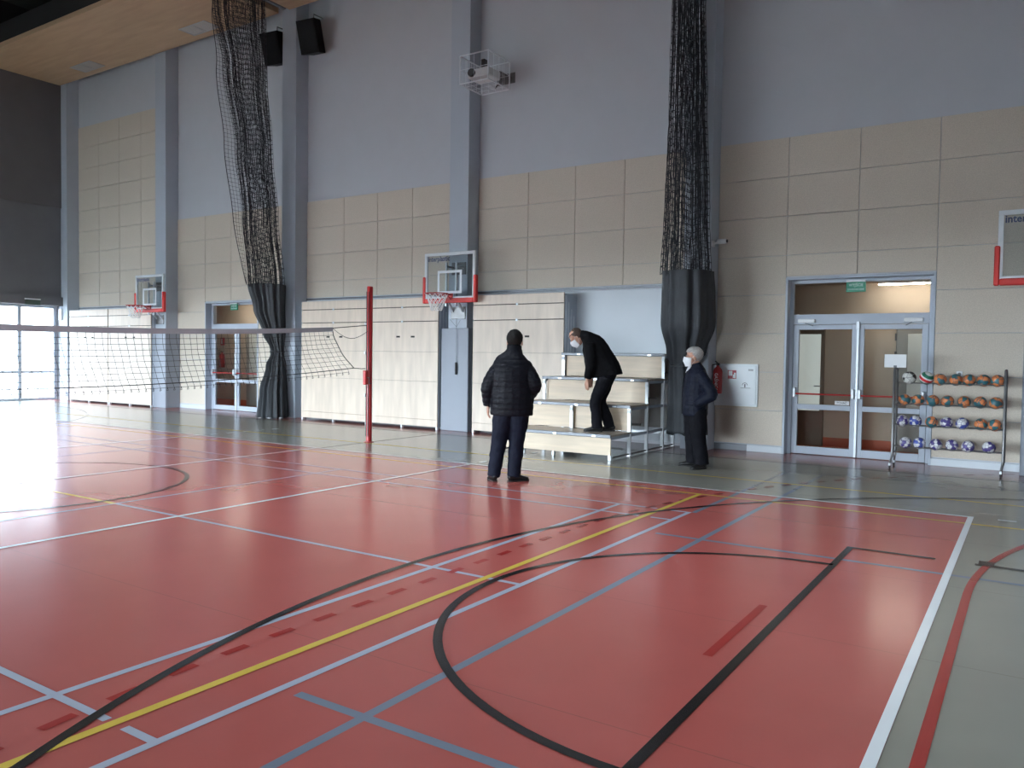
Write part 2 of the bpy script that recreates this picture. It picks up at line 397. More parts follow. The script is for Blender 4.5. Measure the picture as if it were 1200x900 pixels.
struct('baseboard_back_5', MB().bbox(-4.43, -3.88, PY+.005, WY, .0, .105, .004), 'alu_dark')
# columns
clabel = ['slim grey column in the far left corner by the glazed doors', 'grey column carrying the farthest basketball board',
          'grey column beside the leaning net curtain, between the two black speakers', 'grey column carrying the middle basketball board',
          'grey column half hidden behind the straight net curtain', 'grey column at the right edge beside the ball rack']
columns = []
for i, xr in enumerate(CR):
    c = thing('column', clabel[i], 'column', (xr-CW/2, CY, 0))
    MB().bbox(-CW/2, CW/2, 0, WY-CY-.001, 0, ZC-.02, .006).build('shaft', 'paint_column', c)
    if i in (1, 3, 5):
        k = {1: (-.35, .335), 3: (-.34, .33), 5: (-.34, .33)}[i]
        cv = MB().bbox(k[0], k[1], -.08, .0, .0, 2.03, .012).build('cover', 'column_cover', c)
        MB().bbox(k[0]+.0, k[0]+.1, 0, WY-CY-.03, .0, 2.03, .006).build('cover_side', 'column_cover', c)
        MB().bbox(k[1]-.09, k[1], 0, WY-CY-.03, .0, 2.03, .006).build('cover_side', 'column_cover', c)
    columns.append(c)
# end wall (left) -------------------------------------------------------
struct('wall_left', MB().box(XL-.5, XL, YF, WY-.001, 5.7, ZC), 'dark_wall')
wl = MB(); wl.box(XL-.5, XL-.04, YF, WY-.001, 3.06, 5.7)
struct('wall_left_lower', wl, 'dark_wall_low')
struct('trim_4', MB().box(XL-.5, XL+.06, YF, WY-.001, 2.80, 3.06), 'dark_wall_low')
struct('wall_left_pier', MB().box(-24.86, XL-.04, 12.62, WY-.001, 0, 2.80), 'dark_wall_low')
# glazed doors of the end wall
win = bpy.data.objects.new('window_1', None); COL.objects.link(win); tag(win, kind='structure')
GX = -24.72; ys = [12.58-i*1.015 for i in range(5)]
for i, y in enumerate(ys):
    MB().bbox(GX-.04, GX+.04, y-.05, y+.05, 0, 2.80, .006).build('mullion', 'alu_frame', win)
for i in range(4):
    y1, y0 = ys[i]-.05, ys[i+1]+.05
    MB().bbox(GX-.035, GX+.035, y0, y1, 2.02, 2.18, .005).build('transom', 'alu_frame', win)
    MB().bbox(GX-.03, GX+.03, y0, y1, .80, .87, .005).build('mid_rail', 'alu_frame', win)
    MB().bbox(GX-.035, GX+.035, y0, y1, 0, .07, .005).build('bottom_rail', 'alu_frame', win)
    MB().bbox(GX-.035, GX+.035, y0, y1, 2.73, 2.80, .005).build('top_rail', 'alu_frame', win)
    for z0, z1 in ((.07, .80), (.87, 2.02), (2.18, 2.73)):
        MB().box(GX-.006, GX+.006, y0, y1, z0, z1).build('pane', 'pane_tinted', win)
struct('wall_left_far', MB().box(-24.86, XL-.04, YF, ys[-1]-.05, 0, 2.80), 'dark_wall_low')
# behind the camera: slab added to shade the upper wall, glazing added for daylight
YB2 = -8.5
struct('wall_front', MB().box(-24.95, XR, YF-.3, YF, 3.3, ZC), 'wall_plain')
struct('ceiling_added_gallery', MB().box(-24.95, XR, YB2-.2, YF-.3, 3.0, 3.3).box(-24.95, XR, YF-.3, YF, 2.5, 3.3), 'wall_plain')  # added slab, its downstand keeps window light off the upper wall
struct('wall_front_lower', MB().box(-9.7, -2.0, YB2-.2, YB2, 0, 3.0).box(.12, XR, YB2-.2, YB2, 0, 3.0).box(-24.95, -24.2, YB2-.2, YB2, 0, 3.0), 'wall_plain')
struct('wall_added_gallery_left', MB().box(-24.95, -24.86, YB2, YF, 0, 3.0), 'wall_plain')
win2 = bpy.data.objects.new('window_added_opposite', None); COL.objects.link(win2); tag(win2, kind='structure')  # unseen glazing added to throw daylight on the back wall
for x in [-24.2+i*2.075 for i in range(8)]+[-1.95+i*2.075 for i in range(2)]:
    MB().box(x-.05, x+.05, YB2-.08, YB2, 0, 3.0).build('mullion', 'alu_frame', win2)
    if abs(x+9.675) > .01 and x < 0:
        MB().box(x+.05, x+2.025, YB2-.07, YB2-.01, 2.1, 2.2).build('transom', 'alu_frame', win2)
        MB().box(x+.05, x+2.025, YB2-.045, YB2-.035, 0, 2.1).build('pane', 'pane_clear', win2)
        MB().box(x+.05, x+2.025, YB2-.045, YB2-.035, 2.2, 3.0).build('pane', 'pane_clear', win2)
struct('wall_right', MB().box(XR, XR+.3, YB2-.2, 13.3, 0, ZC), 'wall_plain')
# roof; long rooflight and deep well added to light the floor and lower wall
RL = (-23.0, 2.0, 4.6, 6.2); ZR = 13.3
ce = MB().box(-24.95, XR+.3, YF-.3, RL[2], ZC, ZC+.3).box(-24.95, XR+.3, RL[3], 13.3, ZC, ZC+.3)
ce.box(-24.95, RL[0], RL[2], RL[3], ZC, ZC+.3).box(RL[1], XR+.3, RL[2], RL[3], ZC, ZC+.3)
struct('ceiling', ce, 'ceiling_dark')
wl_ = MB().box(RL[0]-.1, RL[1]+.1, RL[2]-.1, RL[2], ZC+.3, ZR).box(RL[0]-.1, RL[1]+.1, RL[3], RL[3]+.1, ZC+.3, ZR)
wl_.box(RL[0]-.1, RL[0], RL[2], RL[3], ZC+.3, ZR).box(RL[1], RL[1]+.1, RL[2], RL[3], ZC+.3, ZR)
struct('ceiling_added_rooflight_well', wl_, 'wall_plain')
struct('window_added_rooflight', MB().box(RL[0], RL[1], RL[2], RL[3], ZR-.05, ZR-.03), 'pane_added_roof')
struct('ground_outside', MB().box(-60, -24.96, -40, 50, -.3, -.1).box(-24.96, 30, -60, -8.71, -.3, -.1), 'outside_ground')
# wooden soffit in two strips with the curtain slot between them
so = MB().bbox(XL+.002, -14.78, 10.18, 12.58, 9.30, 9.42, .006).bbox(-14.42, XR-.01, 10.18, 12.58, 9.30, 9.42, .006)
struct('ceiling_soffit', so, 'soffit_wood')
struct('trim_5', MB().box(XL+.002, XR-.01, 10.18, 10.24, 9.42, 9.9).box(XL+.002, XR-.01, 12.52, 12.58, 9.42, 9.9), 'ceiling_dark')
for j, x in enumerate((-23.2, -18.3, -13.4, -8.5, -3.6)):
    struct('ceiling_beam', MB().box(x-.15, x+.15, YF, 12.9, 9.95, 10.68), 'ceiling_dark')
# corridors behind the doors
def corridor(i, x0, x1, y1):
    z1 = 2.88 if i == 2 else 2.81
    struct('wall_corridor_%d_back' % i, MB().box(x0-.1, x1+.1, y1, y1+.1, 0, z1), 'corridor_wall')
    struct('wall_corridor_%d_left' % i, MB().box(x0-.1, x0, 13.302, y1, 0, z1), 'corridor_wall')
    struct('wall_corridor_%d_right' % i, MB().box(x1, x1+.1, 13.302, y1, 0, z1), 'corridor_wall')
    struct('floor_corridor_%d' % i, MB().box(x0-.1, x1+.1, 13.302, y1+.1, -.1, .004), 'corridor_floor')
    struct('ceiling_corridor_%d' % i, MB().box(x0-.1, x1+.1, 13.302, y1+.1, z1, z1+.1), 'corridor_wall')
corridor(1, -5.2, -.7, 14.6); corridor(2, -20.6, -14.6, 14.6)
struct('baseboard_corridor_1', MB().box(-5.2, -.7, 14.575, 14.6, 0, .16), 'corridor_floor')
struct('baseboard_corridor_2', MB().box(-20.6, -14.6, 14.575, 14.6, 0, .16), 'corridor_floor')
def strip_lamp(label, x0, x1, y, z):
    t = thing('strip_lamp', label, 'lamp', ((x0+x1)/2, y, z)); h = (x1-x0)/2
    MB().bbox(-h, h, -.05, .05, .02, .07, .006).build('housing', 'white_plastic', t)
    MB().bbox(-h+.01, h-.01, -.022, .022, 0, .02, .004).build('diffuser', 'lamp_glow', t)
strip_lamp('lit strip lamp in the corridor behind the glazed doors beside the ball rack', -2.17, -1.30, 14.2, 2.735)
strip_lamp('lit strip lamp in the corridor seen over the volleyball net', -18.55, -17.5, 13.95, 2.80)
# ------------------------------------------------------------------ double doors
def double_door(n, D, label):
    x0, x1, zt = D; W = x1-x0
    root = bpy.data.objects.new('door_%d' % n, None); COL.objects.link(root); root.location = (x0, 13.15, 0)
    tag(root, label, kind='structure')
    t = .035
    # lining of the opening, proud of the panels
    for nm, b in (('casing', (-.0, t, -.212, .05, 0, zt)), ('casing', (W-t, W, -.212, .05, 0, zt)), ('casing', (t, W-t, -.212, .05, zt-t, zt))):
        MB().bbox(*b, .004).build(nm, 'alu_frame', root)
    a, b_ = .035, W-.035
    zh = 2.06
    for bx in ((a, a+.055, -.03, .04, 0, zt-t), (b_-.055, b_, -.03, .04, 0, zt-t), (a+.055, b_-.055, -.03, .04, zh, 2.22), (a+.055, b_-.055, -.03, .04, zt-t-.05, zt-t)):
        MB().bbox(*bx, .004).build('frame', 'alu_frame', root)
    MB().box(a+.055, b_-.055, .0, .01, 2.22, zt-t-.05).build('transom_pane', 'pane_door', root)
    mid = W/2
    for s, (l0, l1) in enumerate(((a+.06, mid-.003), (mid+.003, b_-.06))):
        lf = MB()
        st = .085
        for bx in ((l0, l0+st, -.025, .03, .01, zh-.006), (l1-st, l1, -.025, .03, .01, zh-.006), (l0+st, l1-st, -.025, .03, zh-.08, zh-.006),
                   (l0+st, l1-st, -.025, .03, .72, .80), (l0+st, l1-st, -.025, .03, .01, .13)): lf.bbox(*bx, .004)
        leaf = lf.build('door_leaf', 'alu_frame', root)
        MB().box(l0+st, l1-st, -.002, .006, .80, zh-.08).build('pane', 'pane_door', leaf)
        MB().box(l0+st, l1-st, -.002, .006, .13, .72).build('pane', 'pane_door', leaf)
        MB().tube([(l0+.05, -.085, .965), (l1-.05, -.085, .965)], .013, 10).build('push_bar', 'red_bar', leaf, True)
        for x in (l0+.045, l1-.045):
            MB().bbox(x-.022, x+.022, -.11, -.025, .91, 1.06, .008).build('push_bar_bracket', 'alu_bright', leaf)
        if n == 1:
            xc = l0+.20 if s == 0 else l1-.20
            cl = MB().bbox(xc-.13, xc+.13, -.075, -.03, 2.085, 2.145, .008).build('door_closer', 'white_plastic', root)
            MB().bar((xc-.02, -.06, 2.08), (xc+(.1 if s == 0 else -.1), -.06, 2.035), .02, .012).build('closer_arm', 'alu_dark', cl)
    MB().bbox(mid-.02, mid+.02, -.055, -.025, .01, 2.10, .005).build('meeting_bar', 'alu_bright', root)
    MB().bbox(mid-.025, mid+.025, -.07, -.03, 1.98, 2.10, .006).build('top_bolt', 'alu_bright', root)
    return root
d1 = double_door(1, D1, 'grey aluminium double door with red push bars beside the ball rack')
d2 = double_door(2, D2, 'grey aluminium double door seen through the volleyball net')
def exit_sign(label, loc, wd=.28, hg=.15, m='exit_green', face='y', txt=True):
    t = thing('exit_sign', label, 'sign', loc, 0 if face == 'y' else PI/2)
    MB().bbox(-wd/2, wd/2, -.012, .012, -hg/2, hg/2, .004).build('plate', m, t)
    MB().bbox(-wd/2, wd/2, -.03, .03, hg/2, hg/2+.03, .004).build('mount', 'white_plastic', t)
    if txt:
        text_part('lettering', 'WYJŚCIE', .062, 'white_plastic', t, (0, -.0125, .028), FRONT, width=wd*.72)
        text_part('lettering', 'EWAKUACYJNE', .036, 'white_plastic', t, (0, -.0125, -.035), FRONT, width=wd*.82)
    return t
exit_sign('green exit sign over the double door beside the ball rack', (-2.30, 13.04, 2.62))
exit_sign('green exit sign over the double door behind the volleyball net', (-16.95, 13.04, 2.635))
exit_sign('dark unlit exit sign above the bright end-wall glazing', (-24.25, 11.72, 2.86), .42, .15, 'sign_dark', 'x', False)
# push sign, sticker on the door leaf
t = thing('push_sign', 'small pale push sign on the door leaf beside the ball rack', 'sign', (-2.47, 13.12, .84))
MB().box(-.105, .105, -.003, .003, -.03, .03).build('plate', 'white_plastic', t)
text_part('lettering', 'PCHAĆ', .045, 'ink_black', t, (0, -.0035, 0), FRONT)
# corridor things seen through the panes
t = thing('corridor_door', 'brown door with a tall white pane in the corridor behind the doors', 'door', (-3.50, 14.515, 0))
MB().bbox(-.46, .46, -.0, .058, 0, 2.06, .01).build('leaf', 'corridor_door', t)
MB().bbox(-.32, .40-.0, -.012, .0, .62, 1.95, .004).build('pane', 'corridor_pane_glow', t)
MB().tube([(.42, -.05, 1.05), (.31, -.05, 1.05)], .012, 8).build('handle', 'alu_bright', t, True)
t = thing('corridor_door', 'grey door with a frosted pane in the corridor behind the ball rack', 'door', (-1.42, 14.515, 0))
MB().bbox(-.50, .50, -.0, .058, 0, 2.12, .01).build('leaf', 'corridor_grey', t)
MB().bbox(-.32, .32, -.012, .0, .7, 1.95, .004).build('pane', 'corridor_pane', t)
for z in (1.6, 1.9): MB().tube([(-.5, -.02, z-.06), (-.5, -.02, z+.06)], .016, 8).build('hinge', 'alu_dark', t, True)
t = thing('corridor_door', 'pale door in the corridor seen through the net', 'door', (-17.85, 14.515, 0))
MB().bbox(-.5, .5, 0, .058, 0, 2.1, .01).build('leaf', 'corridor_grey', t)
MB().bbox(-.36, .40, -.012, 0, .7, 2.0, .004).build('pane', 'corridor_pane', t)
def extinguisher(label, loc, txt=True, h=.46, r=.075):
    t = thing('fire_extinguisher', label, 'extinguisher', loc)
    MB().lathe([(r*.9, 0), (r, .02), (r, h*.78), (r*.85, h*.87), (r*.45, h*.94), (.022, h*.97), (.022, h)], n=20).build('cylinder', 'red_metal', t, True)
    MB().bbox(-.025, .025, -.03, .03, h, h+.04, .006).bar((0, 0, h+.03), (.0, -.11, h+.07), .02, .012).bar((0, 0, h+.01), (0, -.10, h+.02), .018, .01).build('valve', 'rubber', t)
    MB().tube([(-.02, 0, h+.02), (-.09, -.01, h+.01), (-.10, -.02, h*.7), (-.092, -.03, h*.25)], .01, 8).build('hose', 'rubber', t, True)
    if txt: text_part('lettering', 'GAŚNICA', .075, 'white_plastic', t, (.0, -r-.002, h*.42), (PI/2, PI/2, 0), .001, width=h*.62)
    return t
extinguisher('red fire extinguisher hanging beside the white hydrant cabinet', (-4.34, 12.80, .93))
t = thing('wall_bracket', 'small dark bracket holding the red extinguisher to the wall', 'bracket', (-4.34, 12.85, 1.28))
MB().bbox(-.03, .03, .026, .10, -.03, .03, .005).build('bracket_arm', 'rubber', t)
extinguisher('dim red fire extinguisher in the far corridor seen through the net', (-19.38, 14.50, 1.06), False, .42)
t = thing('extinguisher_sign', 'small square sign above the far corridor extinguisher', 'sign', (-19.48, 14.585, 1.80))
MB().bbox(-.09, .09, 0, .012, -.11, .11, .003).build('plate', 'sign_red', t)
MB().bbox(-.045, .0, -.006, 0, -.07, .07, .002).build('symbol', 'white_plastic', t)
# hydrant cabinet
t = thing('hydrant_cabinet', 'white hydrant cabinet with a small red hose sign on the wall', 'cabinet', (-4.09, PY, 1.075))
MB().bbox(-.375, .375, -.03, .0, -.345, .345, .006).build('frame', 'white_paint', t)
dr = MB().bbox(-.345, .345, -.042, -.03, -.315, .315, .005).build('door', 'white_paint', t)
MB().tube([(.17+.04*math.cos(a*PI/8), -.046, .0+.04*math.sin(a*PI/8)) for a in range(0, 9)], .004, 6).tube([(.10, -.046, -.045), (.26, -.046, -.045)], .003, 6).bbox(.16, .18, -.05, -.042, -.035, .02, .002).build('lock', 'alu_dark', dr)
sg = MB().bbox(-.115, .025, -.046, -.042, .10, .24, .002).build('hose_sign', 'sign_red', t)
MB().bbox(-.105, -.04, -.049, -.046, .15, .23, .001).bbox(-.03, -.012, -.049, -.046, .115, .17, .001).bbox(-.01, .015, -.049, -.046, .11, .2, .001).build('symbol', 'white_plastic', sg)
MB().bbox(.22, .30, -.044, -.042, .25, .262, .001).bbox(.22, .30, -.044, -.042, .235, .242, .001).build('print', 'alu_dark', dr)
# socket and wall camera
t = thing('wall_socket', 'small white wall socket above the ball rack', 'socket', (-.88, PY, 1.33))
MB().bbox(-.04, .04, -.012, 0, -.04, .04, .004).build('plate', 'white_plastic', t)
MB().lathe([(.022, -.002), (.022, .002)], (0, -.0125, 0), 14, 'y').build('outlet', 'alu_dark', t)
t = thing('security_camera', 'small grey security camera on the column beside the straight net curtain', 'camera', (-4.43, 12.66, 3.36))
MB().bbox(0, .03, -.05, .05, -.05, .05, .006).bar((.02, 0, 0), (.12, -.02, .02), .03).build('bracket', 'white_plastic', t)
MB().lathe([(.035, 0), (.04, .02), (.04, .13), (.03, .15)], (.09, -.02, .03), 14, 'x').build('housing', 'white_plastic', t, True)
MB().lathe([(.026, 0), (.026, .02)], (.235, -.02, .03), 12, 'x').build('lens', 'rubber', t, True)
t = thing('alarm_box', 'small white box on the pier beside the end-wall glazing', 'box', (-24.38, 12.62, 2.55))
MB().bbox(-.07, .07, -.07, 0, -.17, .17, .008).build('case', 'white_plastic', t); MB().bbox(-.04, .04, -.075, -.07, -.03, .03, .002).build('front_plate', 'alu_bright', t)
# ------------------------------------------------------------------ folded bleacher units
BZ = [(2.47, 2.65), (2.18, 2.455), (1.56, 2.165), (.965, 1.557), (.20, .962), (.055, .197)]
def bleacher_closed(x0, x1, label):
    t = thing('folded_bleacher', label, 'bleacher', (x0, 12.45, 0), group='folded bleacher units'); W = x1-x0
    g = .008
    MB().bbox(g+.01, W-g-.01, .03, .485, .05, 2.63, .004).build('carcass', 'gap_dark', t)
    MB().bbox(W-g-.012, W-g-.004, .03, .485, .05, 2.63, .002).build('end_plate', 'alu_frame', t)
    for j, (a, b) in enumerate(BZ):
        p = MB().bbox(g, W-g, 0, .028, a, b, .003).build('front_board', 'plywood', t)
        if j == 2:
            for c in (.85, 1.24): MB().bbox(c-.05, c+.05, -.002, .006, 1.845, 1.88, .001).build('grip_slot', 'gap_dark', p)
    for z in (2.462, 2.172): MB().bbox(W/2-.02, W/2+.02, -.004, .02, z-.022, z+.022, .002).build('latch', 'alu_bright', t)
    for x in (.03, W/2, W-.03): MB().bbox(x-.02, x+.02, .005, .06, 0, .055, .003).build('foot', 'silver_leg', t)
    for j in range(4): MB().bbox(W-g-.012, W-g+.002, .06+j*.1, .10+j*.1, .05, 2.60-j*.12, .002).build('side_rail', 'alu_bright', t)
    return t
bleacher_closed(-23.66, -21.64, 'folded wooden bleacher unit farthest left, next to the end-wall glazing')
bleacher_closed(-21.62, -19.60, 'folded wooden bleacher unit beside the column with the farthest board')
bleacher_closed(-13.84, -11.83, 'folded wooden bleacher unit left of the red post, beside the tied grey drape')
bleacher_closed(-11.81, -9.91, 'folded wooden bleacher unit between the red post and the middle board column')
bleacher_closed(-9.07, -7.05, 'folded wooden bleacher unit behind the man in the quilted jacket')
# opened bleacher
def bleacher_open():
    t = thing('open_bleacher', 'pulled-out wooden bleacher with four stepped rows by the grey drape', 'bleacher', (-7.04, 10.40, 0)); W = 1.95
    YS = [0.0, .66, 1.30, 1.95]; ZS = [.37, .77, 1.16, 1.57]; YB = 2.50
    for k in range(4):
        y, z = YS[k], ZS[k]; y2 = YS[k+1]+.06 if k < 3 else YB
        tr = MB().bbox(0, W, y+.02, y2, z-.03, z, .003).build('tread', 'tread_wood', t)
        MB().bbox(0, W, y, y+.025, z-.045, z+.002, .004).build('nosing', 'alu_dark', tr)
        for c in (.35, 1.02, 1.68): MB().bbox(c-.03, c+.03, y-.006, y, z-.038, z-.012, .002).build('nosing_clip', 'alu_bright', tr)
        zb = .07 if k == 0 else ZS[k-1]+.005
        MB().bbox(.02 if k == 0 else .06, W-.01 if k == 0 else W-.06, y+(.03 if k == 0 else .085), y+(.05 if k == 0 else .103), zb, z-.05, .003).build('riser', 'plywood_riser', t)
        # steel frames under the row
        for x in ((.03, W-.03) if k != 1 else (.03, .92, W-.03)):
            if k: 
                lg = MB().bar((x, y+.045, 0 if x != .92 else ZS[0]), (x, y+.045, z-.03), .05, .035).build('leg', 'silver_leg', t)
                MB().bar((x, y+.05, z-.03), (x, y+.02, z-.12), .05, .02).build('gusset', 'white_paint', lg)
                if x != .92: MB().bbox(x-.028, x+.028, y+.035, y+.06, ZS[k-1]+.01, ZS[k-1]+.10, .003).build('leg_sleeve', 'alu_dark', lg)
            else:
                MB().bbox(x-.025, x+.025, y+.03, y+.08, 0, .07, .004).build('foot', 'silver_leg', t)
        for x in (.03, W-.03):
            MB().bar((x, y+.05, z-.055), (x, YB-.02, z-.055), .03, .04).build('side_rail', 'alu_frame', t)
        MB().bar((.05, y+.5, max(.12, z-.32)), (W-.05, y+.5, max(.12, z-.32)), .03, .03).build('cross_bar', 'steel', t)
    for x in (.03, W-.03):
        MB().bar((x, YB-.04, 0), (x, YB-.04, ZS[3]-.03), .05, .035).build('leg', 'silver_leg', t)
        MB().bar((x, .06, .03), (x, YB-.04, .03), .025, .02).build('floor_rail', 'steel', t)
    MB().bar((.05, YB-.05, .22), (W-.05, YB-.05, .22), .03, .04).build('cross_bar', 'alu_bright', t)
    MB().bbox(W/2-.02, W/2+.02, .03, .08, 0, .07, .004).build('foot', 'silver_leg', t)
    MB().bbox(.06, W-.06, YB-.03, YB-.015, .3, 1.5, .003).build('back_sheet', 'corridor_grey', t)
bleacher_open()
# ------------------------------------------------------------------ volleyball post and net
def vpost(label, y, s):
    t = thing('volleyball_post', label, 'post', (AX, y, 0))
    MB().lathe([(.05, .0), (.05, 2.62), (.044, 2.64)], n=24).build('tube', 'red_metal', t, True)
    MB().lathe([(.085, 0), (.085, .008), (.056, .012)], n=24).build('floor_collar', 'red_metal', t, True)
    for x in (-.022, .022): MB().bbox(x-.006, x+.006, -.053*s-.004, -.053*s+.004, .1, 2.55, .001).build('guide_rail', 'rubber', t)
    MB().bbox(-.035, .035, -.10*s-.03, -.10*s+.06, .98, 1.22, .01).build('winch', 'red_bar', t)
    MB().tube([(.04, -.1*s, 1.1), (.09, -.1*s, 1.1), (.09, -.1*s, 1.0), (.13, -.1*s, 1.0)], .008, 8).build('crank', 'rubber', t, True)
    for z in (.80, 1.52, 2.0): MB().bbox(-.05, -.02, -.07*s-.01, -.07*s+.02, z-.025, z+.025, .004).build('hook', 'alu_bright', t)
    return t
vpost('red volleyball post standing near the bleachers', 10.0, 1)
vpost('second red volleyball post at the near end of the net', -1.28, -1)
def vnet():
    t = thing('volleyball_net', 'slack black volleyball net with a white top tape greyed against the light', 'net', (AX, 0, 0))
    def ztop(y): return 1.76+.15*((y-4.36)/4.79)**2
    def zbot(y): return 1.05+.19*((y-4.36)/5.0)**2
    N = 96; R = 9; ya, yb = -.43, 9.15
    P = []
    for i in range(N+1):
        y = ya+(yb-ya)*i/N; row = []
        e = min(1, (yb-y)/1.6); shear = .15+.33*(1-e)**2
        e0 = min(1, (y-ya)/1.6); shear -= (.15+.33)*(1-e0)**2
        yb_ = y+shear
        for j in range(R+1):
            k = j/R; sag = .0 if 0 < i < N else 0
            yy = y+(yb_-y)*k**1.6
            zz = ztop(y)-.05+(zbot(yb_)-ztop(y)+.05)*k
            row.append((.012*math.sin(i*.9+j)*k*(1-k)*4, yy, zz))
        P.append(row)
    ed = [(P[i][j], P[i][j+1]) for i in range(N+1) for j in range(R)]
    ed += [(P[i][j], P[i+1][j]) for i in range(N) for j in range(1, R+1)]
    for i in range(N):                # short loose tails under the bottom cord
        a = Vector(P[i][R]); m = a+Vector((0, .022, -.055)); c = a+Vector((0, .012, -.092)); d = a+Vector((0, .034, -.088))
        ed += [(a, m), (m, c), (c, d), (d, m)]
        if i < N-1: ed.append((m, Vector(P[i+1][R])+Vector((0, .022, -.055))))
    MB().strands(ed, .0032).build('netting', 'net_black', t)
    tp = MB()
    for i in range(N):
        y0 = ya+(yb-ya)*i/N; y1 = ya+(yb-ya)*(i+1)/N
        tp.add([(-.006, y0, ztop(y0)-.06), (.006, y0, ztop(y0)-.06), (.006, y0, ztop(y0)+.01), (-.006, y0, ztop(y0)+.01),
                (-.006, y1, ztop(y1)-.06), (.006, y1, ztop(y1)-.06), (.006, y1, ztop(y1)+.01), (-.006, y1, ztop(y1)+.01)],
               [(0,1,5,4),(1,2,6,5),(2,3,7,6),(3,0,4,7)])
    tp.build('top_tape', 'net_tape_backlit', t)
    MB().tube([(0, p[R][1], p[R][2]) for p in P]+[(0, 9.80, 1.25), (0, 9.90, 1.25)], .006, 6).build('bottom_cord', 'net_black', t, True)
    MB().tube([P[N][j] for j in range(R+1)], .007, 6).build('edge_cord', 'net_black', t, True)
    MB().tube([(0, yb, ztop(yb)-.005), (0, 9.93, 1.98)], .006, 6).build('top_cable', 'net_black', t, True)
    MB().tube([(0, yb+.8*k, 1.90-.14*math.sin(PI*k)-.02*k) for k in [i/10 for i in range(11)]], .004, 6).build('slack_cord', 'net_black', t, True)
    MB().tube([(0, ya, ztop(ya)-.005), (0, -1.18, 1.98)], .006, 6).build('top_cable', 'net_black', t, True)
    MB().tube([P[0][j] for j in range(R+1)]+[(0, -1.18, 1.25)], .006, 6).build('edge_cord', 'net_black', t, True)
vnet()
# ------------------------------------------------------------------ basketball boards
def backboard(xc, label, cord=False):
    t = thing('basketball_backboard', label, 'backboard', (xc, 12.30, 0), group='wall mounted basketball boards')
    W, z0, z1 = .615, 2.57, 3.49
    MB().bbox(-W+.01, W-.01, -.006, .006, z0+.01, z1-.01, .002).build('glass_board', 'board_glass', t)
    fr = MB(); b = .062
    fr.bbox(-W, W, -.022, .022, z1-b, z1, .005).bbox(-W, W, -.022, .022, z0, z0+b, .005).bbox(-W, -W+b, -.022, .022, z0+b, z1-b, .005).bbox(W-b, W, -.022, .022, z0+b, z1-b, .005)
    fr.build('frame', 'white_paint', t)
    sq = MB(); a = .295; c = .05; q0, q1 = z0+.12, z0+.57
    sq.box(-a, a, -.010, -.006, q1-c, q1).box(-a, a, -.010, -.006, q0, q0+c).box(-a, -a+c, -.010, -.006, q0+c, q1-c).box(a-c, a, -.010, -.006, q0+c, q1-c)
    sq.build('target_square', 'white_paint', t)
    pd = MB(); zt = z0+.46
    pd.bbox(-W-.035, -W+.03, -.045, .045, z0-.06, zt, .014).bbox(W-.03, W+.035, -.045, .045, z0-.06, zt, .014).bbox(-W+.03, W-.03, -.045, .045, z0-.06, z0+.03, .014)
    pd.build('edge_pad', 'red_pad', t)
    rz = z0+.09
    rim = MB().tube([(.225*math.cos(k*PI/16), -.40+.225*math.sin(k*PI/16), rz) for k in range(32)], .010, 8, closed=True)
    rim.bbox(-.09, .09, -.19, -.022, rz-.02, rz+.012, .005).bbox(-.09, .09, -.045, -.01, rz-.10, rz+.03, .005)
    rim.bar((-.06, -.05, rz-.09), (-.12, -.24, rz-.01), .012).bar((.06, -.05, rz-.09), (.12, -.24, rz-.01), .012)
    rm = rim.build('rim', 'red_bar', t, True)
    ed = []; nn = 12
    def np_(k, j):
        r = .215-.115*(j/5)**.8; aa = 2*PI*(k+.5*(j % 2))/nn
        return (r*math.cos(aa), -.40+r*math.sin(aa), rz-.012-.31*j/5)
    for k in range(nn):
        for j in range(5):
            ed += [(np_(k, j), np_(k, j+1)), (np_(k+(1 if j % 2 else -1), j) if False else np_(k+(1 if j % 2 == 0 else -1), j+0) if False else np_(k, j), np_(k+(-1 if j % 2 == 0 else 1), j+1))]
    MB().strands(ed, .006).build('net', 'net_white', rm)
    br = MB()
    for x in (-.12, .12): br.bar((x, .29, 2.35), (x, .04, 2.62), .035).bar((x, .29, 3.22), (x, .04, 3.22), .035).bar((x, .045, 2.45), (x, .045, 3.3), .035, .03)
    br.build('bracket', 'alu_bright', t)
    for z in (2.33, 3.20): MB().bbox(-.17, .17, .275, .297, z-.12, z+.12, .004).build('mount_plate', 'steel', t)
    text_part('lettering', 'interplastic', .135, 'ink_navy', t, (-W+.075+.27, -.0085, z1-.12), FRONT, .0015, width=.54, bold=.0035)
    if cord:
        MB().tube([(.03, .19, 2.22), (.03, .19, 1.36)], .005, 6).tube([(-.13, .19, 2.2), (.03, .19, 2.05), (.12, .19, 2.18)], .004, 6).build('cord', 'alu_dark', t)
        MB().bbox(.012, .048, .17, .205, 1.12, 1.36, .006).build('crank_handle', 'rubber', t)
backboard(-9.52, 'glass basketball board with red padding on the middle column behind the men', True)
backboard(-19.41, 'small far glass basketball board with red padding above the volleyball net')
backboard(.17, 'glass basketball board cut off by the right edge above the ball rack')
